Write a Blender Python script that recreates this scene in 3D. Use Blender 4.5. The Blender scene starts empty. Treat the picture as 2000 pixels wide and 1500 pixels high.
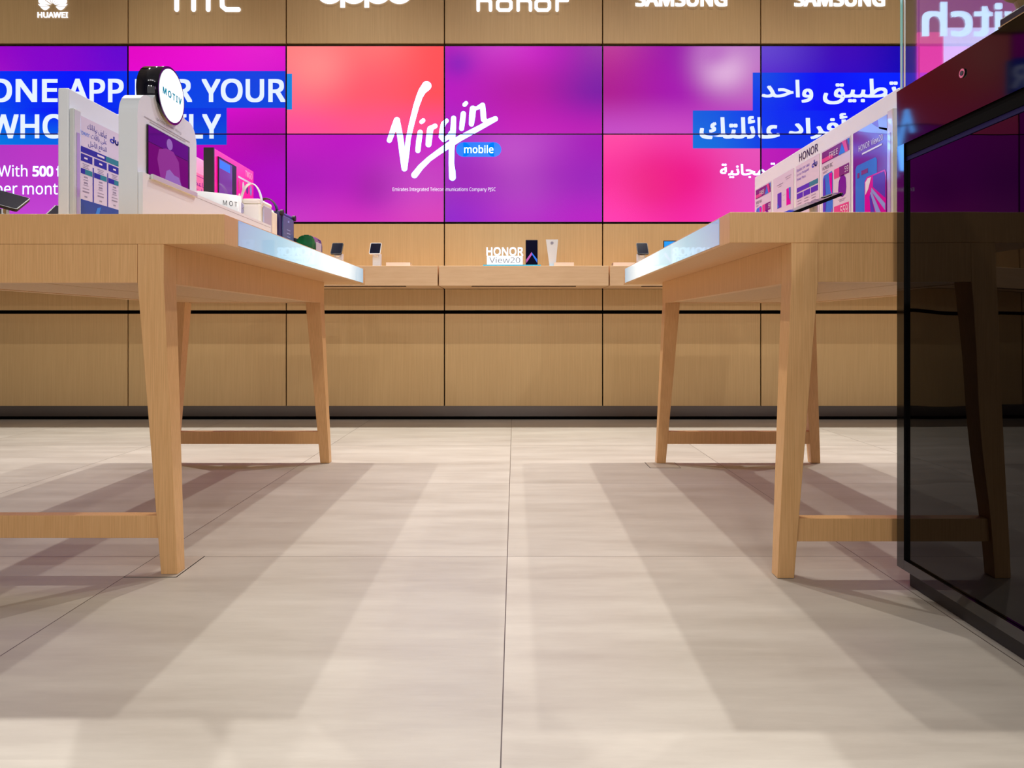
import bpy, bmesh, math, random
from mathutils import Vector, Matrix
random.seed(7)
C = bpy.context.scene.collection
sc = bpy.context.scene
# ------------------------------------------------------------------ camera
F, CX, CY, H = 1440.0, 1005.0, 640.0, 0.63      # focal in px, vanishing point, eye height
cam_d = bpy.data.cameras.new('camera'); cam = bpy.data.objects.new('camera', cam_d); C.objects.link(cam)
cam.location = (0, 0, H); cam.rotation_euler = (math.radians(90), 0, 0)
cam_d.sensor_width = 36; cam_d.lens = F / 2000 * 36
cam_d.shift_x = -0.0025; cam_d.shift_y = -0.055
cam_d.clip_start = 0.05
sc.camera = cam
# ------------------------------------------------------------------ world, exposure
w = bpy.data.worlds.new('world'); sc.world = w; w.use_nodes = True
w.node_tree.nodes['Background'].inputs[0].default_value = (0.9, 0.95, 1, 1)
w.node_tree.nodes['Background'].inputs[1].default_value = 0.3
sc.view_settings.view_transform = 'Standard'; sc.view_settings.look = 'None'
sc.view_settings.exposure = 0.08; sc.view_settings.gamma = 1; sc.view_settings.use_curve_mapping = False
sc.cycles.max_bounces = 7; sc.cycles.sample_clamp_indirect = 4
# ------------------------------------------------------------------ lamps
def spot(x, y, z, tx, ty, e, ang=85, blend=0.5, col=(1, .95, .88), r=.03, tz=0):
    d = bpy.data.lights.new('spot_lamp', 'SPOT'); o = bpy.data.objects.new('spot_lamp', d); C.objects.link(o)
    d.energy = e; d.spot_size = math.radians(ang); d.spot_blend = blend; d.color = col; d.shadow_soft_size = r
    o.location = (x, y, z); o.rotation_euler = (Vector((tx, ty, tz)) - Vector((x, y, z))).to_track_quat('-Z', 'Y').to_euler()
def area(x, y, z, sx, sy, e, col=(1, 1, 1), rot=(0, 0, 0)):
    d = bpy.data.lights.new('area_lamp', 'AREA'); o = bpy.data.objects.new('area_lamp', d); C.objects.link(o)
    d.shape = 'RECTANGLE'; d.size = sx; d.size_y = sy; d.energy = e; d.color = col
    o.location = (x, y, z); o.rotation_euler = rot
for lx in (-3.5, -2.25, -1.1, .1, 1.3, 2.5, 3.7):          # row close to the back wall, shining into the room
    spot(lx, 4.58, 4.5, lx, 2.3, 300, 92, .7, (1, .975, .9))
for lx in (-3.0, -1.6, -.2, 1.2, 2.6):                     # row over the aisle
    spot(lx, 1.0, 4.5, lx, 5.0, 75, 52, .6, (1, .96, .9), tz=.75)
for lx in (-2.4, -.9, .6, 2.1):                            # row behind the camera
    spot(lx, -1.2, 4.5, lx, .7, 46, 95, .7, (1, .98, .93))
for lx in (-1.7, .1, 1.9):                                 # low track behind the camera, facing the tables
    spot(lx, -2.3, 3.0, lx * .9, 2.0, 92 + 12 * lx, 62, .6, (1, .93, .84), .06, .7)
area(0, 1.5, 4.55, 7, 5, 5, (.95, 1, .95))  # broad soft fill added under the ceiling, no fixture modelled
area(0, -2.3, 1.9, 6, 2.2, 22, (1, .99, .96), (math.radians(82), 0, 0))  # unseen upright fill added behind the camera to brighten the table fronts
# ------------------------------------------------------------------ materials
def lin(c):
    return tuple(((v / 255) / 12.92 if v / 255 <= .04045 else ((v / 255 + .055) / 1.055) ** 2.4) for v in c[:3]) + (1,)
def mat(name, col, rough=.5, metal=0, emit=None, es=1, spec=.5, coat=0, lc=None):
    m = bpy.data.materials.new(name); m.use_nodes = True
    b = m.node_tree.nodes['Principled BSDF']
    b.inputs['Base Color'].default_value = lc if lc else lin(col)
    b.inputs['Roughness'].default_value = rough; b.inputs['Metallic'].default_value = metal
    b.inputs['Specular IOR Level'].default_value = spec
    b.inputs['Coat Weight'].default_value = coat; b.inputs['Coat Roughness'].default_value = .03
    if emit:
        b.inputs['Emission Color'].default_value = emit if len(emit) == 4 else lin(emit)
        b.inputs['Emission Strength'].default_value = es
    return m
def noise_mat(name, c1, c2, scale, rough=.5, bump=.0, detail=4, spec=.5, coat=0, distort=0):
    m = mat(name, (200, 200, 200), rough, spec=spec, coat=coat); nt = m.node_tree; N = nt.nodes; L = nt.links; b = N['Principled BSDF']
    tc = N.new('ShaderNodeTexCoord'); mp = N.new('ShaderNodeMapping'); mp.inputs['Scale'].default_value = scale
    no = N.new('ShaderNodeTexNoise'); no.inputs['Scale'].default_value = 1; no.inputs['Detail'].default_value = detail
    no.inputs['Distortion'].default_value = distort
    cr = N.new('ShaderNodeValToRGB'); cr.color_ramp.elements[0].position = .33; cr.color_ramp.elements[1].position = .67
    cr.color_ramp.elements[0].color = lin(c1); cr.color_ramp.elements[1].color = lin(c2)
    L.new(tc.outputs['Object'], mp.inputs[0]); L.new(mp.outputs[0], no.inputs['Vector']); L.new(no.outputs[0], cr.inputs[0]); L.new(cr.outputs[0], b.inputs['Base Color'])
    if bump:
        bu = N.new('ShaderNodeBump'); bu.inputs['Strength'].default_value = bump; bu.inputs['Distance'].default_value = .002
        L.new(no.outputs[0], bu.inputs['Height']); L.new(bu.outputs[0], b.inputs['Normal'])
    return m
M = {}
M['oak'] = noise_mat('oak_vertical_grain', (216, 166, 110), (231, 182, 127), (520, 520, 10), .42, .12, 3)
M['oak_side'] = noise_mat('oak_fine_grain', (196, 150, 96), (214, 168, 112), (400, 60, 7), .45, .05, 3)
M['wall_oak'] = noise_mat('wall_oak', (204, 168, 117), (214, 179, 127), (320, 320, 4), .42, .08, 4)
M['counter_oak'] = noise_mat('counter_oak', (230, 190, 146), (238, 200, 158), (6, 60, 60), .4, .05, 4)
M['black'] = mat('black_gap', (6, 5, 5), .9, spec=.05)
M['bezel'] = mat('bezel', (14, 12, 18), .3)
M['white'] = mat('white_laminate', (236, 243, 252), .35)
M['white_gloss'] = mat('white_gloss', (240, 240, 244), .12, coat=.5)
M['cream'] = mat('cream_plastic', (250, 244, 228), .4)
M['steel'] = mat('brushed_steel', (105, 98, 96), .25, 1)
M['chrome'] = mat('chrome', (225, 225, 225), .1, 1)
M['darkmetal'] = mat('dark_metal', (30, 30, 34), .35, .6)
M['blackgloss'] = mat('black_gloss', (4, 4, 6), .05, spec=.55, coat=.3)
M['blackmatte'] = mat('black_matte', (26, 22, 26), .5)
M['navygloss'] = mat('navy_gloss', (6, 10, 26), .07, coat=1)
M['wood_gap'] = mat('dark_gap_wood', (70, 45, 25), .7)
M['plaster'] = mat('plaster', (150, 148, 144), .8)
M['rail'] = mat('rail_painted_reflection', (20, 14, 70), .6, spec=.1)  # reflected blue painted as a violet base colour on the black rail
M['lock'] = mat('lock_steel', (210, 205, 200), .2, 1)
def emi(name, lc, s=1, base=(10, 10, 10), rough=.2):
    return mat(name, base, rough, emit=lc, es=s)
M['screen_white'] = emi('lit_white_lettering', (1.15, 1.9, 4.2, 1))
M['logo_white'] = emi('lit_white_logo', (1.1, 3.6, 9.5, 1))
M['small_white'] = emi('lit_small_print', (.9, .85, 1, 1))
M['screen_lilac'] = emi('lit_pale_lettering', (.74, .82, 1.3, 1))
M['pill'] = emi('lit_blue_badge', (0.0, .2, 2.0, 1))
M['cyan_block'] = emi('lit_cyan_block', lin((0, 128, 215)))
M['sign_white'] = emi('sign_white', (1.15, 1.25, 1.5, 1))
M['disc_white'] = emi('disc_white', (1.1, 1.2, 1.2, 1))
M['tealtext'] = mat('teal_print', (2, 4, 6), .6, emit=lin((0, 120, 150)), es=1)
M['grey_print'] = mat('grey_print', (170, 170, 178), .5)
M['dark_print'] = mat('dark_print', (30, 28, 40), .4)
M['pink_body'] = mat('pink_laminate', (235, 0, 140), .3, emit=lin((235, 0, 140)), es=.45)  # emission added on top of the laminate's own pink
M['paper'] = mat('paper', (226, 218, 236), .15)
M['paper_blue'] = mat('print_royal_blue', (20, 70, 190), .15)
M['paper_deep'] = mat('print_deep_blue', (10, 60, 165), .15)
M['paper_teal'] = mat('print_teal', (20, 140, 150), .15)
M['paper_purple'] = mat('print_purple', (120, 35, 160), .1)
M['paper_violet'] = mat('print_violet', (82, 60, 200), .15)
M['paper_magenta'] = mat('print_magenta', (225, 20, 170), .1)
M['paper_pink'] = mat('print_pink', (232, 80, 140), .15)
M['paper_sky'] = mat('print_sky', (30, 130, 240), .1)
M['paper_pale'] = mat('print_pale_blue', (150, 170, 245), .1)
M['paper_plum'] = mat('print_plum', (125, 45, 110), .15)
M['paper_white'] = mat('print_white', (245, 240, 250), .15)
M['print_mark'] = mat('print_grey_mark', (150, 145, 165), .3)
M['green'] = noise_mat('green_plastic', (0, 80, 30), (20, 120, 60), (20, 20, 20), .15, 0, 3, coat=.7)
M['navy'] = mat('navy_plastic', (50, 42, 110), .35)
M['slate'] = mat('slate_blue_face', (75, 95, 155), .35)
M['lavender'] = mat('lavender_grille', (190, 184, 208), .5)
M['beige'] = mat('beige_plastic', (150, 130, 85), .5)
M['acrylic'] = mat('acrylic_edge', (215, 222, 225), .1, coat=1)
M['acrylic_violet'] = mat('acrylic_violet_core', (185, 170, 225), .1, coat=1)
M['clear_pink'] = mat('clear_tray', (248, 232, 220), .1, coat=1)
M['cyan_base'] = mat('cyan_base', (0, 150, 190), .2, emit=lin((0, 150, 190)), es=.7)
M['glass_edge'] = mat('glass_edge', (120, 200, 200), .1, emit=lin((120, 200, 205)), es=.15, coat=1)  # faint glow added by emission, the glass edge is no lamp
M['tablet_blue'] = emi('tablet_blue', lin((0, 150, 240)))
M['phone_screen'] = mat('phone_screen', (6, 6, 16), .2, emit=lin((8, 8, 30)), es=1, spec=.03)
M['phone_back'] = mat('phone_back', (185, 182, 162), .3)
M['pink_mark'] = emi('screen_pink_mark', lin((190, 80, 170)))
M['blue_mark'] = emi('screen_blue_mark', lin((10, 110, 235)))
M['scr_plum'] = mat('kiosk_screen_plum', (8, 2, 8), .05, emit=lin((95, 10, 90)), es=1)
M['scr_plum2'] = mat('kiosk_screen_upper', (8, 2, 8), .05, emit=lin((72, 14, 105)), es=1)
M['scr_fig'] = mat('kiosk_screen_figure', (8, 2, 8), .05, emit=lin((128, 50, 125)), es=1)
M['scr_fig2'] = mat('kiosk_screen_figure_light', (8, 2, 8), .05, emit=lin((135, 100, 165)), es=1)
M['scr_violet'] = mat('tracker_screen', (6, 4, 8), .1, emit=lin((112, 58, 140)), es=1)
# light strip: lit panel behind glossy cover, brightness along it painted into the emission
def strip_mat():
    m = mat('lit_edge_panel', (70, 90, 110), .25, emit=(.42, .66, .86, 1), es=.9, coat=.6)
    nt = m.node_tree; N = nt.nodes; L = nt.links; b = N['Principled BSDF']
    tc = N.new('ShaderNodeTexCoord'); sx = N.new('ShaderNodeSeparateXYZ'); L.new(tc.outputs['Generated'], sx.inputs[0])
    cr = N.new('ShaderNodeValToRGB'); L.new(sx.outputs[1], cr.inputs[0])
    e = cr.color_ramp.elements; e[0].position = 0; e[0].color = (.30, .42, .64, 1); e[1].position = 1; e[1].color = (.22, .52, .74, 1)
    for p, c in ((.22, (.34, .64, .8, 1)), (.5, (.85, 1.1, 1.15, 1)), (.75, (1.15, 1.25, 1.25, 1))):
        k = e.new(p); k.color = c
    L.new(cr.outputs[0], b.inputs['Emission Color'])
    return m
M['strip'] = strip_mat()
# floor tiles
def floor_mat():
    m = mat('porcelain_floor_tiles', (190, 180, 168), .35); nt = m.node_tree; N = nt.nodes; L = nt.links; b = N['Principled BSDF']
    tc = N.new('ShaderNodeTexCoord')
    def math_(op, a, bv=None, c=None):
        n = N.new('ShaderNodeMath'); n.operation = op
        for i, v in enumerate((a, bv, c)):
            if v is None: continue
            if isinstance(v, (int, float)): n.inputs[i].default_value = v
            else: L.new(v, n.inputs[i])
        return n.outputs[0]
    sp = N.new('ShaderNodeSeparateXYZ'); L.new(tc.outputs['Object'], sp.inputs[0])
    u = math_('DIVIDE', math_('ADD', sp.outputs[0], 40 * .967 + .02), .967)
    v = math_('DIVIDE', math_('ADD', sp.outputs[1], 20 * .955 - 2.03), .955)
    fu = math_('FRACT', u); fv = math_('FRACT', v)
    du = math_('MULTIPLY', math_('MINIMUM', fu, math_('SUBTRACT', 1, fu)), .967)
    dv = math_('MULTIPLY', math_('MINIMUM', fv, math_('SUBTRACT', 1, fv)), .955)
    d = math_('MINIMUM', du, math_('ADD', dv, math_('LESS_THAN', sp.outputs[1], 1.5))); line = math_('LESS_THAN', d, .0011)
    cid = N.new('ShaderNodeCombineXYZ'); L.new(math_('FLOOR', u), cid.inputs[0]); L.new(math_('FLOOR', v), cid.inputs[1])
    wn = N.new('ShaderNodeTexWhiteNoise'); L.new(cid.outputs[0], wn.inputs['Vector'])
    mp = N.new('ShaderNodeMapping'); mp.inputs['Scale'].default_value = (1.6, 9, 1); L.new(tc.outputs['Object'], mp.inputs[0])
    va = N.new('ShaderNodeVectorMath'); va.operation = 'ADD'; L.new(mp.outputs[0], va.inputs[0])
    vs = N.new('ShaderNodeVectorMath'); vs.operation = 'SCALE'; vs.inputs['Scale'].default_value = 9; L.new(wn.outputs['Color'], vs.inputs[0]); L.new(vs.outputs[0], va.inputs[1])
    n1 = N.new('ShaderNodeTexNoise'); n1.inputs['Scale'].default_value = 1.0; n1.inputs['Detail'].default_value = 9; n1.inputs['Roughness'].default_value = .68; L.new(va.outputs[0], n1.inputs['Vector'])
    cr = N.new('ShaderNodeValToRGB'); L.new(n1.outputs[0], cr.inputs[0])
    e = cr.color_ramp.elements; e[0].position = .3; e[0].color = lin((168, 159, 149)); e[1].position = .7; e[1].color = lin((192, 184, 174))
    sh = math_('ADD', .96, math_('MULTIPLY', wn.outputs['Value'], .08))
    mx = N.new('ShaderNodeVectorMath'); mx.operation = 'SCALE'; L.new(cr.outputs[0], mx.inputs[0]); L.new(sh, mx.inputs['Scale'])
    mixn = N.new('ShaderNodeMix'); mixn.data_type = 'RGBA'; L.new(line, mixn.inputs[0]); L.new(mx.outputs[0], mixn.inputs[6]); mixn.inputs[7].default_value = lin((70, 58, 50))
    L.new(mixn.outputs[2], b.inputs['Base Color'])
    rr = math_('ADD', .30, math_('MULTIPLY', n1.outputs[0], .22)); L.new(rr, b.inputs['Roughness'])
    bu = N.new('ShaderNodeBump'); bu.inputs['Strength'].default_value = .12; bu.inputs['Distance'].default_value = .003
    L.new(n1.outputs[0], bu.inputs['Height']); L.new(bu.outputs[0], b.inputs['Normal'])
    return m
M['floor'] = floor_mat()
# slightly wavy black glass
def wavy(name, rough=.02, strength=.35):
    m = mat(name, (2, 1, 2), rough, spec=.24); nt = m.node_tree; N = nt.nodes; L = nt.links
    tc = N.new('ShaderNodeTexCoord'); no = N.new('ShaderNodeTexNoise'); no.inputs['Scale'].default_value = 5.0; no.inputs['Detail'].default_value = 0
    bu = N.new('ShaderNodeBump'); bu.inputs['Strength'].default_value = strength; bu.inputs['Distance'].default_value = .002
    L.new(tc.outputs['Object'], no.inputs['Vector']); L.new(no.outputs[0], bu.inputs['Height']); L.new(bu.outputs[0], N['Principled BSDF'].inputs['Normal'])
    return m
M['kiosk_glass'] = wavy('kiosk_black_glass', .015, .5)
M['kiosk_body'] = wavy('kiosk_black_lacquer', .05, .5)
def pane_mat():
    m = bpy.data.materials.new('clear_pane'); m.use_nodes = True; nt = m.node_tree; N = nt.nodes; L = nt.links
    for n in list(N): N.remove(n)
    o = N.new('ShaderNodeOutputMaterial'); t = N.new('ShaderNodeBsdfTransparent'); t.inputs[0].default_value = (.93, .97, .97, 1)
    g = N.new('ShaderNodeBsdfGlossy'); g.inputs['Roughness'].default_value = 0; g.inputs[0].default_value = (1, 1, 1, 1)
    mx = N.new('ShaderNodeMixShader'); mx.inputs[0].default_value = .38
    L.new(t.outputs[0], mx.inputs[1]); L.new(g.outputs[0], mx.inputs[2]); L.new(mx.outputs[0], o.inputs[0])
    return m
M['pane'] = pane_mat()
# lit picture: colours live in the mesh as the picture the screen shows
def picture_mat():
    m = bpy.data.materials.new('screen_picture'); m.use_nodes = True; nt = m.node_tree; N = nt.nodes; L = nt.links; b = N['Principled BSDF']
    b.inputs['Base Color'].default_value = (.004, .004, .004, 1); b.inputs['Roughness'].default_value = .25; b.inputs['Specular IOR Level'].default_value = .2
    a = N.new('ShaderNodeVertexColor'); a.layer_name = 'Col'; L.new(a.outputs['Color'], b.inputs['Emission Color']); b.inputs['Emission Strength'].default_value = 1
    return m
M['picture'] = picture_mat()
# ------------------------------------------------------------------ builders
def wloc(o):
    v = Vector(o.location)
    while o.parent: o = o.parent; v += Vector(o.location)
    return v
def link(name, bm, m, parent=None, smooth=False):
    me = bpy.data.meshes.new(name)
    if parent is not None: bmesh.ops.translate(bm, verts=bm.verts, vec=-wloc(parent))
    bm.to_mesh(me); bm.free()
    for k in (m if isinstance(m, list) else [m]): me.materials.append(M[k])
    if smooth:
        for p in me.polygons: p.use_smooth = True
    o = bpy.data.objects.new(name, me); C.objects.link(o)
    if parent is not None: o.parent = parent
    return o
def tag(o, label, cat, group=None):
    o['label'] = label; o['category'] = cat
    if group: o['group'] = group
    return o
def thing(name, label, cat, loc=(0, 0, 0), group=None):
    o = bpy.data.objects.new(name, None); C.objects.link(o); o.location = loc; o.empty_display_size = .05
    return tag(o, label, cat, group)
def solo(name, bm, m, label, cat, group=None, smooth=False, loc=None):
    if loc is not None: bmesh.ops.translate(bm, verts=bm.verts, vec=-Vector(loc))
    o = link(name, bm, m, smooth=smooth)
    if loc is not None: o.location = loc
    return tag(o, label, cat, group)
def structure(name, bm, m, parent=None):
    o = link(name, bm, m, parent)
    if parent is None: o['kind'] = 'structure'
    return o
def box(bm, x0, x1, y0, y1, z0, z1, bev=0):
    vs = [bm.verts.new((x, y, z)) for x in (x0, x1) for y in (y0, y1) for z in (z0, z1)]
    f = [(0, 1, 3, 2), (4, 6, 7, 5), (0, 4, 5, 1), (2, 3, 7, 6), (0, 2, 6, 4), (1, 5, 7, 3)]
    fs = [bm.faces.new([vs[i] for i in q]) for q in f]
    bmesh.ops.recalc_face_normals(bm, faces=fs)
    if bev:
        es = list({e for fc in fs for e in fc.edges})
        bmesh.ops.bevel(bm, geom=es, offset=bev, segments=2, affect='EDGES', profile=.5)
    return bm
def B(*a, **k): return box(bmesh.new(), *a, **k)
def prism(bm, pts, d):
    """closed polygon pts (3D) extruded by vector d"""
    d = Vector(d); a = [bm.verts.new(p) for p in pts]; b = [bm.verts.new(Vector(p) + d) for p in pts]; n = len(pts)
    fs = [bm.faces.new(a), bm.faces.new(b[::-1])]
    for i in range(n): fs.append(bm.faces.new((a[i], b[i], b[(i + 1) % n], a[(i + 1) % n])))
    bmesh.ops.recalc_face_normals(bm, faces=fs)
    return bm
def cyl(bm, c, axis, r, h, seg=40, r2=None):
    q = Vector(axis).normalized().to_track_quat('Z', 'Y').to_matrix().to_4x4()
    mt = Matrix.Translation(Vector(c)) @ q @ Matrix.Translation((0, 0, h / 2))
    bmesh.ops.create_cone(bm, cap_ends=True, segments=seg, radius1=r, radius2=r if r2 is None else r2, depth=h, matrix=mt)
    return bm
def tube(bm, pts, rx, seg=8, flat=None):
    """sweep an ellipse along pts; flat=(half width along flat axis, half thickness)"""
    n = len(pts); rings = []
    for i, p in enumerate(pts):
        p = Vector(p); t = (Vector(pts[min(i + 1, n - 1)]) - Vector(pts[max(i - 1, 0)])).normalized()
        if flat:
            ax = Vector(flat[0]).normalized(); nn = t.cross(ax).normalized(); ww, hh = flat[1], flat[2]
        else:
            ax = t.orthogonal().normalized(); nn = t.cross(ax); ww = hh = rx
        rings.append([bm.verts.new(p + ax * ww * math.cos(2 * math.pi * k / seg) + nn * hh * math.sin(2 * math.pi * k / seg)) for k in range(seg)])
    fs = []
    for a, b in zip(rings, rings[1:]):
        for k in range(seg): fs.append(bm.faces.new((a[k], a[(k + 1) % seg], b[(k + 1) % seg], b[k])))
    fs.append(bm.faces.new(rings[0])); fs.append(bm.faces.new(rings[-1][::-1]))
    bmesh.ops.recalc_face_normals(bm, faces=fs)
    return bm
# ---- flat artwork: 2-D shapes in some plane
import os
try:
    FONT = bpy.data.fonts.load(os.path.join(bpy.utils.system_resource('DATAFILES'), 'fonts', 'NotoSansMath-Regular.woff2'))
except Exception:
    FONT = None
def text2d(body, bold=0, off=0):
    cu = bpy.data.curves.new('t', 'FONT'); cu.body = body; cu.offset = off; cu.resolution_u = 3
    if FONT and all(ord(c) < 0x500 for c in body): cu.font = FONT
    o = bpy.data.objects.new('t', cu); C.objects.link(o); bpy.context.view_layer.update()
    dg = bpy.context.evaluated_depsgraph_get(); me = bpy.data.meshes.new_from_object(o.evaluated_get(dg))
    bm = bmesh.new()
    if bold:
        for dx, dy in ((-1, -1), (1, -1), (-1, 1), (1, 1), (0, 0)):
            n0 = len(bm.verts); bm.from_mesh(me); bm.verts.ensure_lookup_table()
            bmesh.ops.translate(bm, verts=bm.verts[n0:], vec=(dx * bold, dy * bold * .8, dx * 1e-5 + dy * 2e-5))
    else: bm.from_mesh(me)
    bpy.data.objects.remove(o); bpy.data.curves.remove(cu); bpy.data.meshes.remove(me)
    return bm
def fit(bm, x0, x1, y0, y1):
    xs = [v.co.x for v in bm.verts]; ys = [v.co.y for v in bm.verts]
    if not xs: return bm
    a, b, c, d = min(xs), max(xs), min(ys), max(ys)
    for v in bm.verts:
        v.co = Vector((x0 + (v.co.x - a) / max(b - a, 1e-6) * (x1 - x0), y0 + (v.co.y - c) / max(d - c, 1e-6) * (y1 - y0), 0))
    return bm
def text_px(body, x0, x1, ytop, ybot, bold=0, mirror=False):
    """2-D mesh in photo-pixel axes (y down)"""
    bm = fit(text2d(body, bold), x0, x1, ybot, ytop)
    if mirror:
        for v in bm.verts: v.co.x = x0 + x1 - v.co.x
    return bm
def disc2(bm, x, y, r, seg=20, ry=None):
    ry = ry or r
    bm.faces.new([bm.verts.new((x + r * math.cos(2 * math.pi * k / seg), y + ry * math.sin(2 * math.pi * k / seg), 0)) for k in range(seg)])
def stroke2(bm, pts, cap=True):
    """pts: (x, y, r)"""
    for (x0, y0, r0), (x1, y1, r1) in zip(pts, pts[1:]):
        d = Vector((x1 - x0, y1 - y0)); 
        if d.length < 1e-6: continue
        n = Vector((-d.y, d.x)).normalized()
        bm.faces.new([bm.verts.new(p) for p in ((x0 + n.x * r0, y0 + n.y * r0, 0), (x1 + n.x * r1, y1 + n.y * r1, 0), (x1 - n.x * r1, y1 - n.y * r1, 0), (x0 - n.x * r0, y0 - n.y * r0, 0))])
    for i, (x, y, r) in enumerate(pts):
        if cap or 0 < i < len(pts) - 1: disc2(bm, x, y, r)
def rect2(bm, x0, x1, y0, y1):
    bm.faces.new([bm.verts.new(p) for p in ((x0, y0, 0), (x1, y0, 0), (x1, y1, 0), (x0, y1, 0))]); return bm
def ellring(bm, cx, cy, rx, ry, t, seg=40, a0=0, a1=360):
    k0 = None
    for k in range(seg + 1):
        a = math.radians(a0 + (a1 - a0) * k / seg); c, s = math.cos(a), math.sin(a)
        p = (bm.verts.new((cx + rx * c, cy + ry * s, 0)), bm.verts.new((cx + (rx - t) * c, cy + (ry - t) * s, 0)))
        if k0: bm.faces.new((k0[0], p[0], p[1], k0[1]))
        k0 = p
def mapbm(bm, fn):
    for v in bm.verts: v.co = Vector(fn(v.co.x, v.co.y))
    return bm
def solidify(bm, vec):
    """give flat artwork real thickness"""
    r = bmesh.ops.extrude_face_region(bm, geom=list(bm.faces)); vs = [g for g in r['geom'] if isinstance(g, bmesh.types.BMVert)]
    bmesh.ops.translate(bm, verts=vs, vec=vec); bmesh.ops.recalc_face_normals(bm, faces=bm.faces); return bm
def join(dst, src):
    me = bpy.data.meshes.new('j'); src.to_mesh(me); src.free(); dst.from_mesh(me); bpy.data.meshes.remove(me); return dst
# ---- Arabic: joined letter forms in visual order
AR = {'ا': (0xFE8D, 0xFE8E), 'أ': (0xFE83, 0xFE84), 'آ': (0xFE81, 0xFE82), 'د': (0xFEA9, 0xFEAA), 'ر': (0xFEAD, 0xFEAE), 'و': (0xFEED, 0xFEEE), 'ة': (0xFE93, 0xFE94), 'ى': (0xFEEF, 0xFEF0)}
for ch, b0 in (('ب', 0xFE8F), ('ت', 0xFE95), ('ج', 0xFE9D), ('ح', 0xFEA1), ('ض', 0xFEBD), ('ط', 0xFEC1), ('ع', 0xFEC9), ('ف', 0xFED1), ('ق', 0xFED5), ('ك', 0xFED9), ('ل', 0xFEDD), ('م', 0xFEE1), ('ن', 0xFEE5), ('ي', 0xFEF1), ('ئ', 0xFE89)):
    AR[ch] = (b0, b0 + 1, b0 + 2, b0 + 3)
def arabic(s):
    out = []; n = len(s)
    for i, ch in enumerate(s):
        if ch not in AR: out.append(ch); continue
        f = AR[ch]; prev = i > 0 and s[i - 1] in AR and len(AR[s[i - 1]]) == 4
        nxt = i < n - 1 and s[i + 1] in AR and len(f) == 4
        k = (3 if nxt else 1) if prev else (2 if nxt else 0)
        out.append(chr(f[k]))
    return ''.join(reversed(out))
# ------------------------------------------------------------------ the room
D = 5.02; S = F / D                       # plane of the wall cladding
def WX(px): return (px - CX) / S
def WZ(py): return H + (CY - py) / S
structure('floor', B(-6, 6, -2.6, 5.3, -.08, 0), 'floor')
structure('ceiling', B(-6, 6, -2.6, 5.3, 4.7, 4.8), 'plaster')
structure('wall_left', B(-6.1, -6, -2.6, 5.3, 0, 4.7), 'plaster')
structure('wall_right', B(6, 6.1, -2.6, 5.3, 0, 4.7), 'plaster')
structure('wall_rear', B(-6, 6, -2.7, -2.6, 0, 4.7), 'plaster')
wall = structure('wall_back', B(-6, 6, 5.09, 5.3, 0, 4.7), 'black')
SEAM = [868 + 309 * k for k in range(-8, 9)]
g = .004
def col(i): return WX(SEAM[i]) + g, WX(SEAM[i + 1]) - g
VZ0, VZM, VZ1 = WZ(435), WZ(262), WZ(88)
CT0, CT1 = .894, 1.02                     # counter underside and top
for i in range(16):
    a, b = col(i)
    if b > 5.98 or a < -5.98: continue
    screen_col = 5 <= i <= 11
    structure('wood_panel', B(a, b, D, 5.09, VZ1 + .012, 3.9, bev=.001), 'wall_oak', wall)
    structure('wood_panel', B(a, b, D, 5.09, CT1 - .03, VZ0 - .008, bev=.001), 'wall_oak', wall)
    if not screen_col: structure('wood_panel', B(a, b, D, 5.09, VZ0, VZ1, bev=.001), 'wall_oak', wall)
structure('trim_1', B(-6, 6, 5.055, 5.09, .022, .095), 'steel')
structure('trim_2', B(-6, 6, 5.06, 5.088, 0, .0215), 'black')
# base cabinets and counter
names = {4: 'far left, mostly outside the frame', 5: 'at the left edge of the photo', 6: 'behind the left table\'s near leg', 7: 'behind the far right leg of the left table', 8: 'in the middle of the aisle', 9: 'behind the far left leg of the right table', 10: 'behind the near leg of the right table', 11: 'behind the black kiosk'}
for i in range(4, 13):
    a, b = col(i); cx = (a + b) / 2
    nm = names.get(i, 'far right, hidden by the black kiosk')
    t = thing('base_cabinet', 'oak base cabinet with flat door ' + nm, 'cabinet', (cx, 5.05, 0), 'oak cabinets along the back wall')
    link('door', B(a, b, D, D + .018, WZ(793), WZ(613), bev=.001), 'wall_oak', t)
    link('upper_panel', B(a, b, D, D + .018, WZ(606), CT0 - .002, bev=.001), 'wall_oak', t)
    link('carcass', B(a, b, D + .0185, 5.054, .1, CT0 - .003), 'black', t)
CD = 4.64
cnames = {0: 'beneath the lit letters, in the middle', -1: 'left of the middle, by the left table corner', 1: 'right of the middle, by the right table corner', -2: 'behind the left table', 2: 'behind the right table', -3: 'at the far left', 3: 'behind the black kiosk'}
for k in range(-3, 4):
    a = (856 - CX) * CD / F + 1.0763 * k + .004; b = a + 1.0763 - .008
    t = thing('counter_unit', 'oak wall counter section ' + cnames[k], 'counter', ((a + b) / 2, CD, CT0), 'oak counter sections along the back wall')
    link('counter_body', B(a, b, CD, D - .001, CT0, CT1, bev=.002), 'counter_oak', t)
    link('underside_slot', B((a + b) / 2 - .33, (a + b) / 2 + .33, CD + .02, CD + .045, CT0 - .004, CT0 + .001), 'wood_gap', t)
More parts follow.
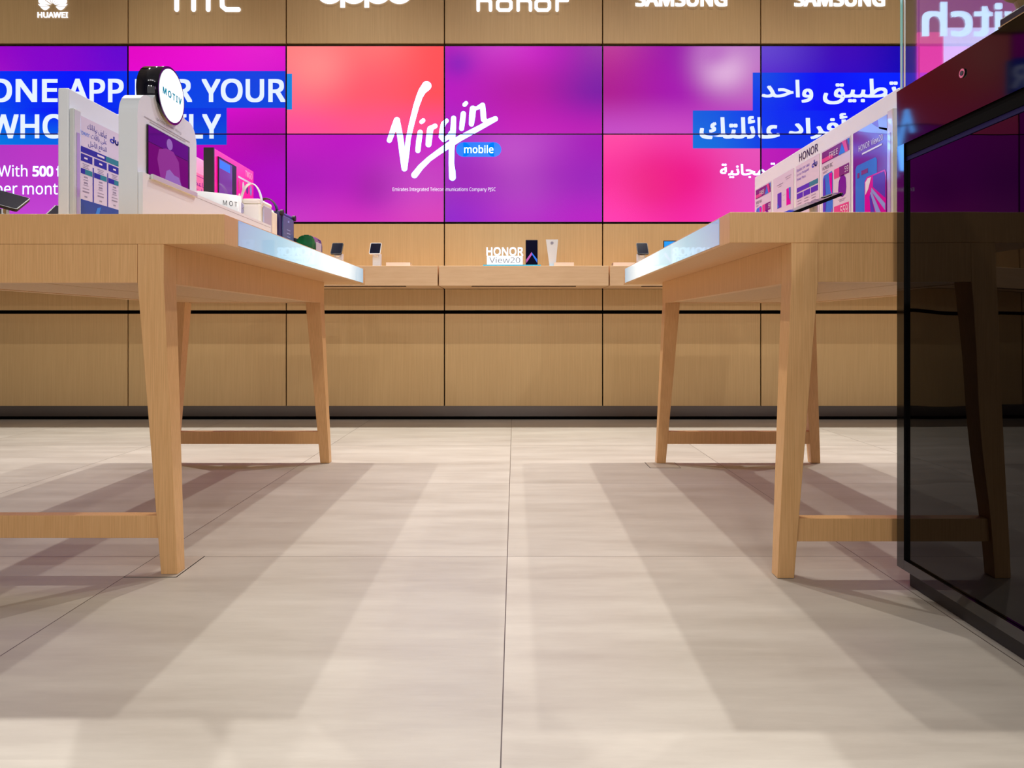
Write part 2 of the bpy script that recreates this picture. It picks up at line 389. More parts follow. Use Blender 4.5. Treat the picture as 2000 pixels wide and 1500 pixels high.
# ------------------------------------------------------------------ video wall
def quadgrid(x0, x1, z0, z1, y, colors, n=24, blobs=()):
    """colors: rows top->bottom of sRGB; bilinear picture"""
    bm = bmesh.new(); cl = bm.loops.layers.float_color.new('Col'); R = len(colors); Cn = len(colors[0])
    L = [[lin(c) for c in r] for r in colors]
    def samp(u, v):
        fu = u * (Cn - 1); fv = v * (R - 1); i = min(int(fu), Cn - 2) if Cn > 1 else 0; j = min(int(fv), R - 2) if R > 1 else 0
        i2 = min(i + 1, Cn - 1); j2 = min(j + 1, R - 1); a = fu - i; b = fv - j
        a = a * a * (3 - 2 * a); b = b * b * (3 - 2 * b)
        c = [(L[j][i][k] * (1 - a) + L[j][i2][k] * a) * (1 - b) + (L[j2][i][k] * (1 - a) + L[j2][i2][k] * a) * b for k in range(3)]
        for (bu, bv, br, bc) in blobs:
            wgt = math.exp(-(((u - bu) / br) ** 2 + ((v - bv) / (br * 1.6)) ** 2)); bl = lin(bc); c = [c[k] * (1 - wgt) + bl[k] * wgt for k in range(3)]
        return (*c, 1)
    m = n * 2 // 3 + 1
    V = [[bm.verts.new((x0 + (x1 - x0) * i / n, y, z1 + (z0 - z1) * j / m)) for i in range(n + 1)] for j in range(m + 1)]
    for j in range(m):
        for i in range(n):
            f = bm.faces.new((V[j + 1][i], V[j + 1][i + 1], V[j][i + 1], V[j][i]))
            for lp, (ii, jj) in zip(f.loops, ((i, j + 1), (i + 1, j + 1), (i + 1, j), (i, j))): lp[cl] = samp(ii / n, jj / m)
    return bm
PIC = {
 (5, 0): ([[(150, 0, 190), (128, 0, 196), (98, 0, 202)], [(170, 20, 190), (130, 0, 200), (110, 0, 205)], [(190, 60, 190), (170, 50, 200), (150, 40, 200)]], ()),
 (5, 1): ([[(172, 50, 190), (182, 52, 190), (180, 40, 190)], [(176, 55, 190), (182, 55, 195), (175, 55, 205)], [(190, 66, 205), (190, 66, 205), (205, 66, 200)]], ()),
 (6, 0): ([[(222, 0, 192), (228, 0, 200), (222, 0, 200)], [(226, 0, 205), (225, 0, 205), (205, 0, 195)], [(205, 0, 190), (190, 0, 185), (180, 0, 170)]], ()),
 (6, 1): ([[(205, 30, 190), (190, 0, 180), (165, 0, 165)], [(215, 20, 180), (170, 0, 175), (172, 0, 190)], [(210, 20, 190), (170, 0, 190), (176, 0, 185)]], ()),
 (7, 0): ([[(255, 118, 120), (255, 100, 104), (255, 74, 80)], [(255, 100, 128), (255, 84, 104), (255, 74, 84)], [(250, 74, 150), (252, 80, 136), (244, 68, 140)]], ((.18, .22, .2, (255, 134, 134)),)),
 (7, 1): ([[(190, 20, 190), (185, 0, 190), (198, 0, 192)], [(170, 22, 180), (180, 10, 186), (190, 40, 186)], [(196, 50, 192), (204, 36, 186), (210, 50, 180)]], ((.55, .6, .15, (165, 0, 170)),)),
 (8, 0): ([[(176, 0, 180), (196, 0, 190), (140, 0, 160)], [(180, 0, 186), (176, 0, 160), (120, 0, 160)], [(168, 20, 190), (190, 0, 180), (180, 0, 176)]], ((.08, .2, .1, (140, 0, 180)),)),
 (8, 1): ([[(160, 40, 195), (176, 50, 190), (160, 0, 180)], [(150, 0, 180), (160, 0, 180), (150, 0, 180)], [(140, 0, 196), (172, 0, 190), (178, 0, 190)]], ((.42, .1, .18, (182, 62, 192)),)),
 (9, 0): ([[(178, 0, 140), (150, 0, 165), (180, 110, 190)], [(168, 0, 140), (160, 0, 170), (185, 90, 185)], [(190, 66, 190), (196, 66, 190), (180, 20, 190)]], ((.77, .26, .15, (222, 178, 218)), (.7, .05, .13, (182, 104, 190)))),
 (9, 1): ([[(250, 66, 160), (236, 50, 160), (226, 80, 180)], [(244, 30, 150), (232, 0, 136), (224, 70, 176)], [(252, 50, 170), (240, 30, 160), (232, 66, 180)]], ((.33, .55, .2, (232, 0, 130)),)),
 (10, 0): ([[(92, 60, 200), (60, 0, 180), (6, 0, 170)], [(80, 20, 200), (50, 0, 190), (0, 0, 180)], [(90, 0, 200), (60, 0, 200), (20, 0, 200)]], ()),
 (10, 1): ([[(185, 20, 180), (160, 0, 180), (160, 0, 190)], [(180, 20, 175), (160, 0, 176), (150, 0, 180)], [(190, 40, 180), (160, 20, 180), (150, 20, 180)]], ()),
 (11, 0): ([[(205, 40, 140), (210, 50, 150), (190, 40, 170)], [(210, 50, 150), (215, 60, 160), (200, 50, 170)], [(205, 50, 160), (210, 60, 170), (200, 50, 180)]], ()),
 (11, 1): ([[(160, 20, 170), (150, 20, 170), (150, 20, 180)]] * 3, ()),
}
art = []                                   # (part name, material, pixel bmesh, layer)
def A(name, m, bm, layer=2): art.append((name, m, bm, layer))
# blue banners as lit picture, so they carry their own picture gradient
def banner(x0, x1, y0, y1, cols, layer=1):
    bm = quadgrid(WX(x0), WX(x1), WZ(y1), WZ(y0), D - .0015, cols, 12); art.append(('blue_banner', 'picture', bm, -1))
banner(-59, 559, 139, 211, [[(0, 50, 235), (0, 20, 245), (0, 60, 225), (0, 60, 215)], [(0, 70, 230), (0, 20, 240), (0, 66, 225), (0, 66, 215)]])
banner(-59, 443, 211, 283, [[(0, 80, 230), (0, 16, 240), (0, 40, 230), (0, 52, 215)], [(0, 120, 220), (0, 100, 225), (0, 90, 220), (0, 76, 210)]])
A('cyan_block', 'cyan_block', rect2(bmesh.new(), 559, 570.5, 144, 214), 1)
banner(1470, 1860, 142, 216, [[(0, 70, 220), (0, 10, 240), (0, 30, 250), (0, 20, 235)], [(0, 50, 230), (0, 10, 240), (0, 20, 245), (0, 20, 235)]])
banner(1353, 1860, 216, 290, [[(0, 90, 215), (0, 40, 235), (0, 10, 245), (0, 20, 240)], [(0, 110, 215), (0, 50, 225), (0, 30, 240), (0, 30, 230)]])
for wd, x0, x1 in (('ONE', -24, 113), ('APP', 131, 242), ('FOR', 264, 376), ('YOUR', 394, 558)): A('lettering', 'screen_lilac', text_px(wd, x0, x1, 154, 200, .018))
for wd, x0, x1 in (('WHOLE', -22, 194), ('FAMILY', 226, 432)): A('lettering', 'screen_lilac', text_px(wd, x0, x1, 223, 271, .018))
A('lettering', 'screen_white', text_px('With', -3, 54, 322, 345, .0)); A('lettering', 'screen_white', text_px('500 free', 64, 156, 323, 345, .025))
A('lettering', 'screen_white', text_px('per month', -8, 129, 356, 387, 0))
A('arabic_lettering', 'screen_lilac', text_px(arabic('واحد'), 1487, 1588, 156, 201, .024))
A('arabic_lettering', 'screen_lilac', text_px(arabic('تطبيق'), 1607, 1753, 154, 204, .024))
A('arabic_lettering', 'screen_lilac', text_px(arabic('عائلتك'), 1366, 1523, 227, 272, .024))
A('arabic_lettering', 'screen_lilac', text_px(arabic('أفراد'), 1540, 1655, 221, 272, .024))
A('arabic_lettering', 'screen_white', text_px(arabic('مجانية'), 1406, 1494, 320, 348, .02))
A('arabic_lettering', 'screen_white', text_px(arabic('دقيقة'), 1502, 1570, 318, 348, .02))
lg = bmesh.new()
def V(*pts): stroke2(lg, [(740 + x / 6, 140 + y / 6, r / 6) for x, y, r in pts])
V((124, 806, 29), (172, 672, 33), (212, 570, 36)); V((212, 570, 34), (250, 760, 34), (278, 960, 36), (300, 1136, 33))
V((300, 1136, 33), (330, 930, 30), (345, 790, 28), (385, 610, 31), (440, 400, 34), (478, 290, 37), (510, 225, 43), (556, 174, 54), (560, 168, 55))
V((520, 573, 24), (500, 590, 24)); V((485, 712, 30), (468, 820, 31), (458, 925, 29))
V((602, 680, 36), (590, 770, 36), (582, 852, 34)); V((600, 668, 30), (660, 638, 27))
V((795, 575, 24), (756, 612, 28), (738, 690, 28), (730, 765, 28), (762, 798, 28), (806, 772, 24), (848, 710, 22))
V((876, 546, 29), (872, 660, 32), (860, 800, 34), (852, 940, 32), (850, 1080, 32), (860, 1180, 38), (862, 1240, 39))
V((1022, 370, 23), (1004, 388, 24)); V((990, 494, 30), (980, 580, 31), (970, 668, 28))
V((1102, 436, 36), (1094, 520, 36), (1085, 615, 29)); V((1100, 440, 30), (1150, 428, 20), (1215, 395, 30), (1222, 480, 32), (1228, 560, 32), (1262, 592, 28), (1365, 554, 30))
V((1365, 554, 30), (1280, 602, 30), (1200, 648, 30), (1080, 712, 32), (960, 776, 34), (820, 862, 36), (700, 944, 32), (590, 1024, 30), (490, 1120, 34), (418, 1212, 37))
A('script_logo', 'logo_white', lg)
pl = bmesh.new(); stroke2(pl, [(740 + 990 / 6, 140 + 913 / 6, 85 / 6), (740 + 1350 / 6, 140 + 913 / 6, 85 / 6)]); A('blue_badge', 'pill', pl, 2)
A('badge_lettering', 'screen_white', text_px('mobile', 740 + 1000 / 6, 740 + 1343 / 6, 140 + 862 / 6, 140 + 957 / 6, .01), 3)
A('small_print', 'small_white', text_px('Emirates Integrated Telecommunications Company PJSC', 767, 968, 366, 375.5, .0))
art3 = []
for name, m, bm, layer in art:
    if layer > 0: mapbm(bm, lambda x, y, L=layer: (WX(x), D - .0012 * L - .0004, WZ(y)))
    art3.append((name, m, bm))
plab = {
 (5, 0): 'upper video panel at the far left, blue banner reading ONE APP', (5, 1): 'lower video panel at the far left, reading per month',
 (6, 0): 'upper magenta video panel with the word YOUR on blue', (6, 1): 'lower magenta video panel behind the round lit sign and pink display',
 (7, 0): 'upper coral video panel with the start of the white script logo', (7, 1): 'lower magenta video panel left of centre under the coral one',
 (8, 0): 'upper purple video panel right of the coral one, end of script logo', (8, 1): 'lower purple video panel with the blue badge reading mobile',
 (9, 0): 'upper purple video panel with a pale glow at its right', (9, 1): 'lower hot pink video panel with small white Arabic word',
 (10, 0): 'upper deep blue video panel with large Arabic words', (10, 1): 'lower video panel mostly hidden by the white phone display board',
 (11, 0): 'upper video panel seen through the clear glass pane', (11, 1): 'lower video panel hidden behind the black kiosk'}
for i in range(5, 12):
    for r in (0, 1):
        a, b = WX(SEAM[i]) + .005, WX(SEAM[i + 1]) - .005
        z0, z1 = (VZM + .004, VZ1 - .008) if r == 0 else (VZ0 + .006, VZM - .004)
        t = thing('video_panel', plab[(i, r)], 'screen', ((a + b) / 2, 5.05, z0), 'video wall panels')
        link('housing', B(a - .002, b + .002, D, 5.085, z0 - .002, z1 + .002), 'bezel', t)
        cols, bl = PIC[(i, r)]
        link('picture', quadgrid(a, b, z0, z1, D - .0004, cols, 24, bl), 'picture', t)
        for name, m, bm in art3:
            xs = [v.co.x for v in bm.verts]; zs = [v.co.z for v in bm.verts]
            if max(xs) <= a or min(xs) >= b or max(zs) <= z0 or min(zs) >= z1: continue
            c = bm.copy()
            for pc, pn in (((a, 0, 0), (-1, 0, 0)), ((b, 0, 0), (1, 0, 0)), ((0, 0, z0), (0, 0, -1)), ((0, 0, z1), (0, 0, 1))):
                bmesh.ops.bisect_plane(c, geom=list(c.verts) + list(c.edges) + list(c.faces), plane_co=pc, plane_no=pn, clear_outer=True)
            if not c.faces: c.free(); continue
            link(name, c, m, t)
# ------------------------------------------------------------------ lit brand signs above the screens
def wallsign(bm, label, th=.005, m='sign_white', name='brand_sign'):
    mapbm(bm, lambda x, y: (WX(x), D - .001 - th, WZ(y))); solidify(bm, (0, th, 0))
    xs = [v.co.x for v in bm.verts]; zs = [v.co.z for v in bm.verts]
    return solo(name, bm, m, label, 'sign', 'lit white brand signs above the video wall', loc=((min(xs) + max(xs)) / 2, D - .001, min(zs)))
bm = text_px('HUAWEI', 74, 133, 24, 35, .012)
for s in (-1, 1):
    for a0, a1, rr in ((1.5, 27, 36), (29.5, 55, 35), (57.5, 84, 31)):     # petals fanning out from one point
        pts = [(103.5 + s * 4 * math.sin(math.radians((a0 + a1) / 2)), 11 - 4 * math.cos(math.radians((a0 + a1) / 2)))]
        for q in range(9):
            a = a0 + (a1 - a0) * q / 8; rad = rr * (1 - .16 * abs(q / 4 - 1) ** 2.5); pts.append((103.5 + s * rad * .93 * math.sin(math.radians(a)), 11 - rad * math.cos(math.radians(a))))
        bm.faces.new([bm.verts.new((x, y, 0)) for x, y in pts])
    bm.faces.new([bm.verts.new((x, y, 0)) for x, y in [(103.5 + s * 6, 13.8), (103.5 + s * 11, 18.5), (103.5 + s * 15.5, 20), (103.5 + s * 20, 18), (103.5 + s * 24, 13.8)]])
    bm.faces.new([bm.verts.new((x, y, 0)) for x, y in [(103.5 + s * 7, 12.3), (103.5 + s * 14, 10.3), (103.5 + s * 28.5, 8.5), (103.5 + s * 25, 12.3)]])
wallsign(bm, 'lit white HUAWEI sign with flower mark, leftmost in the row')
bm = bmesh.new(); R = 4.3
stroke2(bm, [(345.5, -52, R), (345.5, 19, R)], ); stroke2(bm, [(345.5, -14, R), (368, -14, R), (376, -10, R), (378.5, -2, R), (378.5, 19, R)])
stroke2(bm, [(407, -40, R), (407, 19, R)]); stroke2(bm, [(393, -14, R), (423, -14, R)])
stroke2(bm, [(466, -14, R), (442, -14, R), (434.5, -8, R), (434, 2, R), (434.5, 13, R), (442, 19, R), (466, 19, R)])
wallsign(bm, 'lit white htc sign, second from the left in the row')
bm = bmesh.new()
for cx in (644, 691, 738, 780): ellring(bm, cx, -14, 25, 22, 7.5)
rect2(bm, 665, 674, -10, 15); rect2(bm, 712, 721, -10, 15)
wallsign(bm, 'lit white oppo sign above the coral video panel')
bm = bmesh.new(); R = 3.2
stroke2(bm, [(934, -28, R), (934, 20, R)]); stroke2(bm, [(934, 1, R), (954, 1, R), (958, 4, R), (958, 20, R)])
for cx in (985, 1060): stroke2(bm, [(cx - 13, 5, R), (cx - 13, 16, R), (cx - 9, 20, R), (cx + 9, 20, R), (cx + 13, 16, R), (cx + 13, 5, R), (cx + 9, 1, R), (cx - 9, 1, R), (cx - 13, 5, R)])
stroke2(bm, [(1012, 1, R), (1012, 20, R)]); stroke2(bm, [(1012, 1, R), (1032, 1, R), (1036, 5, R), (1036, 20, R)])
stroke2(bm, [(1088, 20, R), (1088, 1, R), (1108, 1, R)])
wallsign(bm, 'lit white lower-case honor sign, right of the oppo sign')
wallsign(text_px('SAMSUNG', 1241, 1420, -17, 13, .03), 'lit white SAMSUNG sign, the left one of two, above the pale purple glow')
wallsign(text_px('SAMSUNG', 1551, 1728, -17, 13, .03), 'lit white SAMSUNG sign, the right one of two, beside the glass pane')
# ------------------------------------------------------------------ tables
TZ = .92
def table(name_label, xe, sgn, y0):
    """xe: aisle edge, sgn: direction away from the aisle"""
    y1 = 3.65; W = 1.0; xi = xe + sgn * W
    t = thing('display_table', name_label, 'table', (xe + sgn * W / 2, y0 + .8, 0))
    def X(a, b): return (min(xe + sgn * a, xe + sgn * b), max(xe + sgn * a, xe + sgn * b))
    link('tabletop', B(*X(0, W), y0, y1, .843, TZ, bev=.0015), 'oak', t)
    for a, nm in ((-.0016, 1), (W - .0005, 2)):
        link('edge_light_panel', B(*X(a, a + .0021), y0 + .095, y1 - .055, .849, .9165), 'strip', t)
    fo = .155; fi = W - fo; yf = 3.465; zb = .745
    # legs: block to the apron, then taper and splay
    def leg(o, dirn, ynear, front):
        bm = bmesh.new(); tw, bw, sp = .067, .042, .035
        xt0, xt1 = o, o + dirn * tw; xb0, xb1 = o - dirn * sp, o - dirn * sp + dirn * bw
        if front: yt0, yt1, yb0, yb1 = ynear, ynear + .07, ynear, ynear + .042
        else: yt0, yt1, yb0, yb1 = ynear - .07, ynear, ynear - .042, ynear
        def ring(xa, xb, ya, yb, z): return [bm.verts.new((xe + sgn * p, q, z)) for p, q in ((xa, ya), (xb, ya), (xb, yb), (xa, yb))]
        rs = [ring(xb0, xb1, yb0, yb1, 0.001), ring(xt0, xt1, yt0, yt1, zb), ring(xt0, xt1, yt0, yt1, .843)]
        fs = [bm.faces.new(rs[0]), bm.faces.new(rs[-1])]
        for r1, r2 in zip(rs, rs[1:]):
            for k in range(4): fs.append(bm.faces.new((r1[k], r1[(k + 1) % 4], r2[(k + 1) % 4], r2[k])))
        bmesh.ops.recalc_face_normals(bm, faces=fs); bmesh.ops.bevel(bm, geom=list(bm.edges), offset=.0008, segments=1, affect='EDGES')
        link('leg', bm, 'oak', t)
    for o, dr in ((fo, 1), (fi, -1)):
        leg(o, dr, y0 + .001, True); leg(o, dr, yf, False)
    ap = bmesh.new(); e = .0675
    box(ap, *X(fo + e, fi - e), y0 + .001, y0 + .03, zb, .8425); box(ap, *X(fo + e, fi - e), yf - .03, yf, zb, .8425)
    box(ap, *X(fo, fo + .03), y0 + .0715, yf - .0705, zb, .8425); box(ap, *X(fi - .03, fi), y0 + .0715, yf - .0705, zb, .8425)
    link('apron', ap, 'oak', t)
    mid = W / 2
    link('underside_panel', B(*X(fo + .031, mid - .003), y0 + .031, yf - .031, zb + .002, zb + .014), 'oak_side', t)
    link('underside_panel', B(*X(mid + .003, fi - .031), y0 + .031, yf - .031, zb + .002, zb + .014), 'oak_side', t)
    k0 = .145 / zb                       # stretchers sit between the splayed legs
    for ya in (y0 + .012, yf - .045):
        so = fo - .035 + .042 + .145 * (.067 + .035 - .042) / zb - .0005
        link('stretcher', B(*X(so - .004, W - so + .004), ya, ya + .034, .09, .148, bev=.001), 'oak', t)
    return t
table('oak display table with glowing aisle edge, left of the aisle, carrying the round lit sign', -.74, -1, 1.88)
table('oak display table with glowing aisle edge, right of the aisle, beside the black kiosk', .54, 1, 1.85)
M['cover'] = noise_mat('cover_plate_stone', (168, 158, 148), (184, 174, 163), (4, 20, 4), .3)
for lab, a, b, c, d_ in (('thin square floor cover plate under the near leg of the left table', -.985, -.855, 1.862, 2.03), ('thin square floor cover plate under the far leg of the right table', .61, .745, 3.31, 3.445)):
    t = thing('floor_outlet_cover', lab, 'cover plate', ((a + b) / 2, (c + d_) / 2, 0))
    link('rim', B(a - .0022, b + .0022, c - .0022, d_ + .0022, .0002, .0005), 'black', t)
    link('plate', B(a, b, c, d_, .00055, .00095), 'cover', t)
# ------------------------------------------------------------------ plane helpers for boards parallel to the aisle
def PL(xp, off):
    """pixel -> point on plane x = xp (real size), nudged by off towards the aisle"""
    s = -1 if xp > 0 else 1
    return lambda px, py: (xp + s * off, xp * F / (px - CX), H + (CY - py) * xp / (px - CX))
def poly_on(bm, fn, pts): bm.faces.new([bm.verts.new(fn(*p)) for p in pts]); return bm
def text_plane(body, fn3, u0, u1, v0, v1, bold=0, off=0, copies=0):
    bm = fit(text2d(body, copies, off), u0, u1, v0, v1); return mapbm(bm, fn3)
def aisle(xp, off, yl, yr):
    """(u,v) in metres on the board: u 0..1 left->right as read, v = z"""
    s = -1 if xp > 0 else 1
    return lambda u, v: (xp + s * off, yl + (yr - yl) * u, v)
def R_(bm, fn, u0, u1, v0, v1): bm.faces.new([bm.verts.new(fn(*p)) for p in ((u0, v0), (u1, v0), (u1, v1), (u0, v1))]); return bm
def Y(xp, px): return xp * F / (px - CX)
def board(label, xp, y0, y1, ztop):
    s = 1 if xp > 0 else -1
    a, b = (xp, xp + .03) if xp > 0 else (xp - .03, xp)
    t = thing('display_board', label, 'display board', (xp, (y0 + y1) / 2, TZ))
    link('board_panel', B(a, b, y0, y1, TZ + .0005, ztop, bev=.003), 'white', t)
    sx = -s
    tube_x = xp + sx * .006
    link('acrylic_channel', B(min(xp + sx * .0005, xp + sx * .014), max(xp + sx * .0005, xp + sx * .014), y0 + .002, y0 + .036, TZ + .001, ztop - .055, bev=.003), 'acrylic', t)
    link('channel_core', B(min(xp + sx * .0142, xp + sx * .0152), max(xp + sx * .0142, xp + sx * .0152), y0 + .014, y0 + .028, TZ + .002, ztop - .12), 'acrylic_violet', t)
    return t
ZP0, ZP1 = TZ + .002, 1.236
def sheet(xp, yl, yr, m, off=.001, z1=ZP1):
    s = -1 if xp > 0 else 1
    a, b = sorted((xp + s * .0004, xp + s * (.0004 + off))); y0, y1 = sorted((yl, yr))
    return B(a, b, y0, y1, ZP0, z1)
def marks(bm, fn, u0, u1, vs, h=.0028, step=3):
    """rows of short print marks"""
    for k, v in enumerate(vs):
        sh = (random.random() - .5) * .1 * (u1 - u0)
        R_(bm, fn, u0 + abs(sh), u1 - abs(sh) * 1.4, v, v + h)
# right board
xb = 1.06
hb = board('long white phone display board reading HONOR along the middle of the right table', xb, 2.035, 3.255, 1.293)
fn = aisle(xb, .0008, Y(xb, 1561), Y(xb, 1598))
link('header_lettering', text_plane('HONOR', fn, 0, 1, 1.2465, 1.276, off=.012), 'dark_print', hb)
def poster(label, xp, pxl, pxr, m='paper'):
    yl, yr = Y(xp, pxl), Y(xp, pxr)
    t = thing('poster', label, 'poster', (xp, (yl + yr) / 2, ZP0), 'posters on the display boards')
    link('sheet', sheet(xp, yl, yr, m), m, t)
    return t, (lambda k=0: aisle(xp, .0018 + .0005 * k, yl, yr))
def P_(t, name, m, f, quads=(), texts=(), tri=()):
    if name == 'print_marks':
        bm = bmesh.new()
        for q in quads: R_(bm, f, *q)
        link(name, bm, m, t)
    else:
        for q in quads: link(name, R_(bmesh.new(), f, *q), m, t)
    for q in tri: link(name, poly_on(bmesh.new(), f, q), m, t)
    for q in texts: link(name, text_plane(q[0], f, *q[1:]), m, t)
def du_logo(t, f, cu, cv, s, asp):
    bm = bmesh.new(); r = s * .16
    stroke2(bm, [(s * .95, -s * 1.15, r), (s * .95, 0, r)]); ellring(bm, s * .55, s * .0, s * .55, s * .55, r * 2, 24)
    stroke2(bm, [(s * 1.35, -s * .5, r), (s * 1.35, s * .15, r), (s * 1.5, s * .42, r), (s * 1.75, s * .42, r), (s * 1.95, s * .1, r), (s * 1.95, -s * .45, r)])
    mapbm(bm, lambda x, y: f(cu + x * asp, cv - y)); link('du_logo', bm, 'paper_blue', t)
# P1: purple phone poster
t, f = poster('purple and blue poster with two overlapping phones, nearest on the right board', xb, 1667, 1736, 'paper_purple')
P_(t, 'light_swoosh', 'paper_pale', f(), tri=[[(.15, 1.236), (.45, 1.215), (.75, 1.195), (1, 1.18), (1, 1.195), (.7, 1.217), (.55, 1.236)], [(.72, 1.236), (.76, 1.208), (.97, 1.19), (.97, 1.236)]])
P_(t, 'printed_phone', 'paper_sky', f(), tri=[[(.08, .923), (.08, 1.12), (.12, 1.13), (.66, 1.13), (.7, 1.122), (.7, .923)]])
P_(t, 'printed_phone', 'paper_magenta', f(1), tri=[[(.36, .923), (.36, 1.07), (.42, 1.082), (.92, 1.082), (.95, 1.072), (.95, .923)]])
P_(t, 'printed_highlight', 'paper_white', f(2), tri=[[(.385, 1.03), (.385, 1.068), (.45, 1.077), (.55, 1.077), (.47, 1.045)]])
P_(t, 'printed_rays', 'paper_pale', f(2), tri=[[(.55, 1.035), (.93, .965), (.93, .985), (.56, 1.045)], [(.52, 1.03), (.72, .953), (.85, .953), (.56, 1.034)]])
P_(t, 'printed_rays', 'paper_violet', f(2), tri=[[(.6, 1.045), (.935, 1.0), (.935, 1.06), (.9, 1.078), (.6, 1.078)], [(.5, 1.02), (.55, .953), (.68, .953), (.53, 1.028)]])
P_(t, 'printed_camera', 'paper_plum', f(1), [(.14, .2, 1.09, 1.105), (.26, .45, 1.095, 1.108)])
P_(t, 'lettering', 'paper_white', f(1), texts=[('HONOR', .18, .5, 1.17, 1.188, .01), ('View20', .54, .86, 1.17, 1.188, .01)])
P_(t, 'print_marks', 'paper_white', f(1), [(.28, .84, 1.156, 1.161)])
def offer(label, l, r, near):
    t, f = poster(label, xb, l, r)
    P_(t, 'banner', 'paper_plum', f(), [(.03, .97, 1.192, 1.231)])
    P_(t, 'banner_flash', 'paper_pink', f(1), [(.03, .42, 1.195, 1.209)], tri=[[(.72, 1.231), (.86, 1.231), (.93, 1.192), (.84, 1.192)]])
    P_(t, 'banner_blue', 'paper_sky', f(1), tri=[[(.62, 1.192), (.84, 1.192), (.74, 1.228)], [(.9, 1.231), (.97, 1.231), (.97, 1.206)]])
    P_(t, 'banner_lettering', 'paper_white', f(2), texts=[('FREE', .3, .6, 1.2, 1.218, .02)])
    P_(t, 'lettering', 'dark_print', f(), texts=[('HONOR', .05, .28, 1.168, 1.181, .01), ('8C' if near else '8A', .31, .42, 1.168, 1.181, .01)])
    P_(t, 'tag_pink', 'paper_pink', f(), [(.46, .64, 1.121, 1.153)]); P_(t, 'tag_plum', 'paper_plum', f(), [(.64, .96, 1.121, 1.153)])
    P_(t, 'tag_lettering', 'paper_white', f(1), texts=[('59', .82, .94, 1.128, 1.147, .02)])
    P_(t, 'printed_phone', 'paper_sky', f(), tri=[[(.06, .93), (.06, 1.14), (.1, 1.15), (.38, 1.153), (.42, 1.143), (.42, .93)]])
    P_(t, 'printed_glow', 'paper_magenta', f(1), tri=[[(.28, 1.148), (.4, 1.148), (.4, 1.07), (.34, 1.09)], [(.3, .97), (.4, .97), (.4, 1.03)]])
    P_(t, 'printed_sheen', 'paper_violet', f(1), tri=[[(.08, 1.13), (.14, 1.145), (.18, 1.05), (.12, .98), (.08, .98)]])
    bp = [(.62, 1.06), (.6, 1.08), (.62, 1.105), (.68, 1.122), (.78, 1.124), (.85, 1.11), (.87, 1.08), (.85, 1.06), (.75, 1.052)]
    P_(t, 'printed_backpack', 'paper_purple', f(), tri=[bp])
    P_(t, 'print_marks', 'print_mark', f(), [(.6, .84, 1.045, 1.047), (.64, .8, 1.04, 1.042), (.06, .25, 1.161, 1.163), (.06, .2, 1.157, 1.159)])
    P_(t, 'price_box', 'paper_pink', f(), [(.46, .95, .97, 1.03)])
    P_(t, 'price_lettering', 'paper_white', f(1), texts=[('559', .68, .92, .995, 1.024, .02)])
offer('white offer poster with purple backpack and HONOR 8C heading, second nearest on the right board', 1605, 1662, True)
offer('narrow white offer poster with plum banner at the far end of the right board', 1476, 1507, False)
t, f = poster('pale lilac price list poster with du logo and small table, right board centre', xb, 1555, 1601)
for q in (('Double', .05, .28, 1.212, 1.223), ('your', .31, .44, 1.21, 1.221), ('data', .47, .6, 1.212, 1.223), ('on', .05, .13, 1.196, 1.203), ('our', .16, .26, 1.196, 1.203), ('Postpaid', .29, .58, 1.194, 1.206), ('Power', .05, .25, 1.178, 1.188), ('Plans', .28, .44, 1.178, 1.188)):
    P_(t, 'lettering', 'paper_violet', f(), texts=[(*q, .008)])
du_logo(t, f(), .7, 1.205, .014, 7.5)
P_(t, 'table_header', 'paper_violet', f(), [(.05, .6, 1.135, 1.152)]); P_(t, 'table_header_teal', 'paper_teal', f(), [(.6, .95, 1.135, 1.152)])
P_(t, 'table_cell', 'paper_violet', f(), [(.05, .32, 1.11, 1.13), (.35, .63, 1.11, 1.13), (.66, .95, 1.11, 1.13), (.05, .32, 1.06, 1.074), (.35, .63, 1.06, 1.074), (.66, .95, 1.06, 1.074)])
P_(t, 'print_marks', 'print_mark', f(), [(.08 + .3 * c, .26 + .3 * c, z, z + .003) for c in range(3) for z in (1.1, 1.09, 1.08, 1.045, 1.035, 1.025, 1.01)])
t, f = poster('pale poster with two small upright phones, left of the lilac price list poster', xb, 1511, 1551)
P_(t, 'printed_phone', 'paper_violet', f(), [(.22, .42, 1.108, 1.168)]); P_(t, 'printed_phone', 'paper_magenta', f(), [(.66, .86, 1.105, 1.17)])
P_(t, 'printed_glow', 'paper_sky', f(1), tri=[[(.86, 1.17), (.78, 1.17), (.8, 1.13), (.86, 1.115)], [(.22, 1.13), (.3, 1.115), (.22, 1.108)]])
P_(t, 'print_marks', 'print_mark', f(), [(.2, .5, 1.2, 1.203), (.24, .44, 1.192, 1.194), (.6, .9, 1.215, 1.217), (.66, .84, 1.207, 1.209), (.5, .58, 1.13, 1.132), (.5, .6, 1.15, 1.152)])
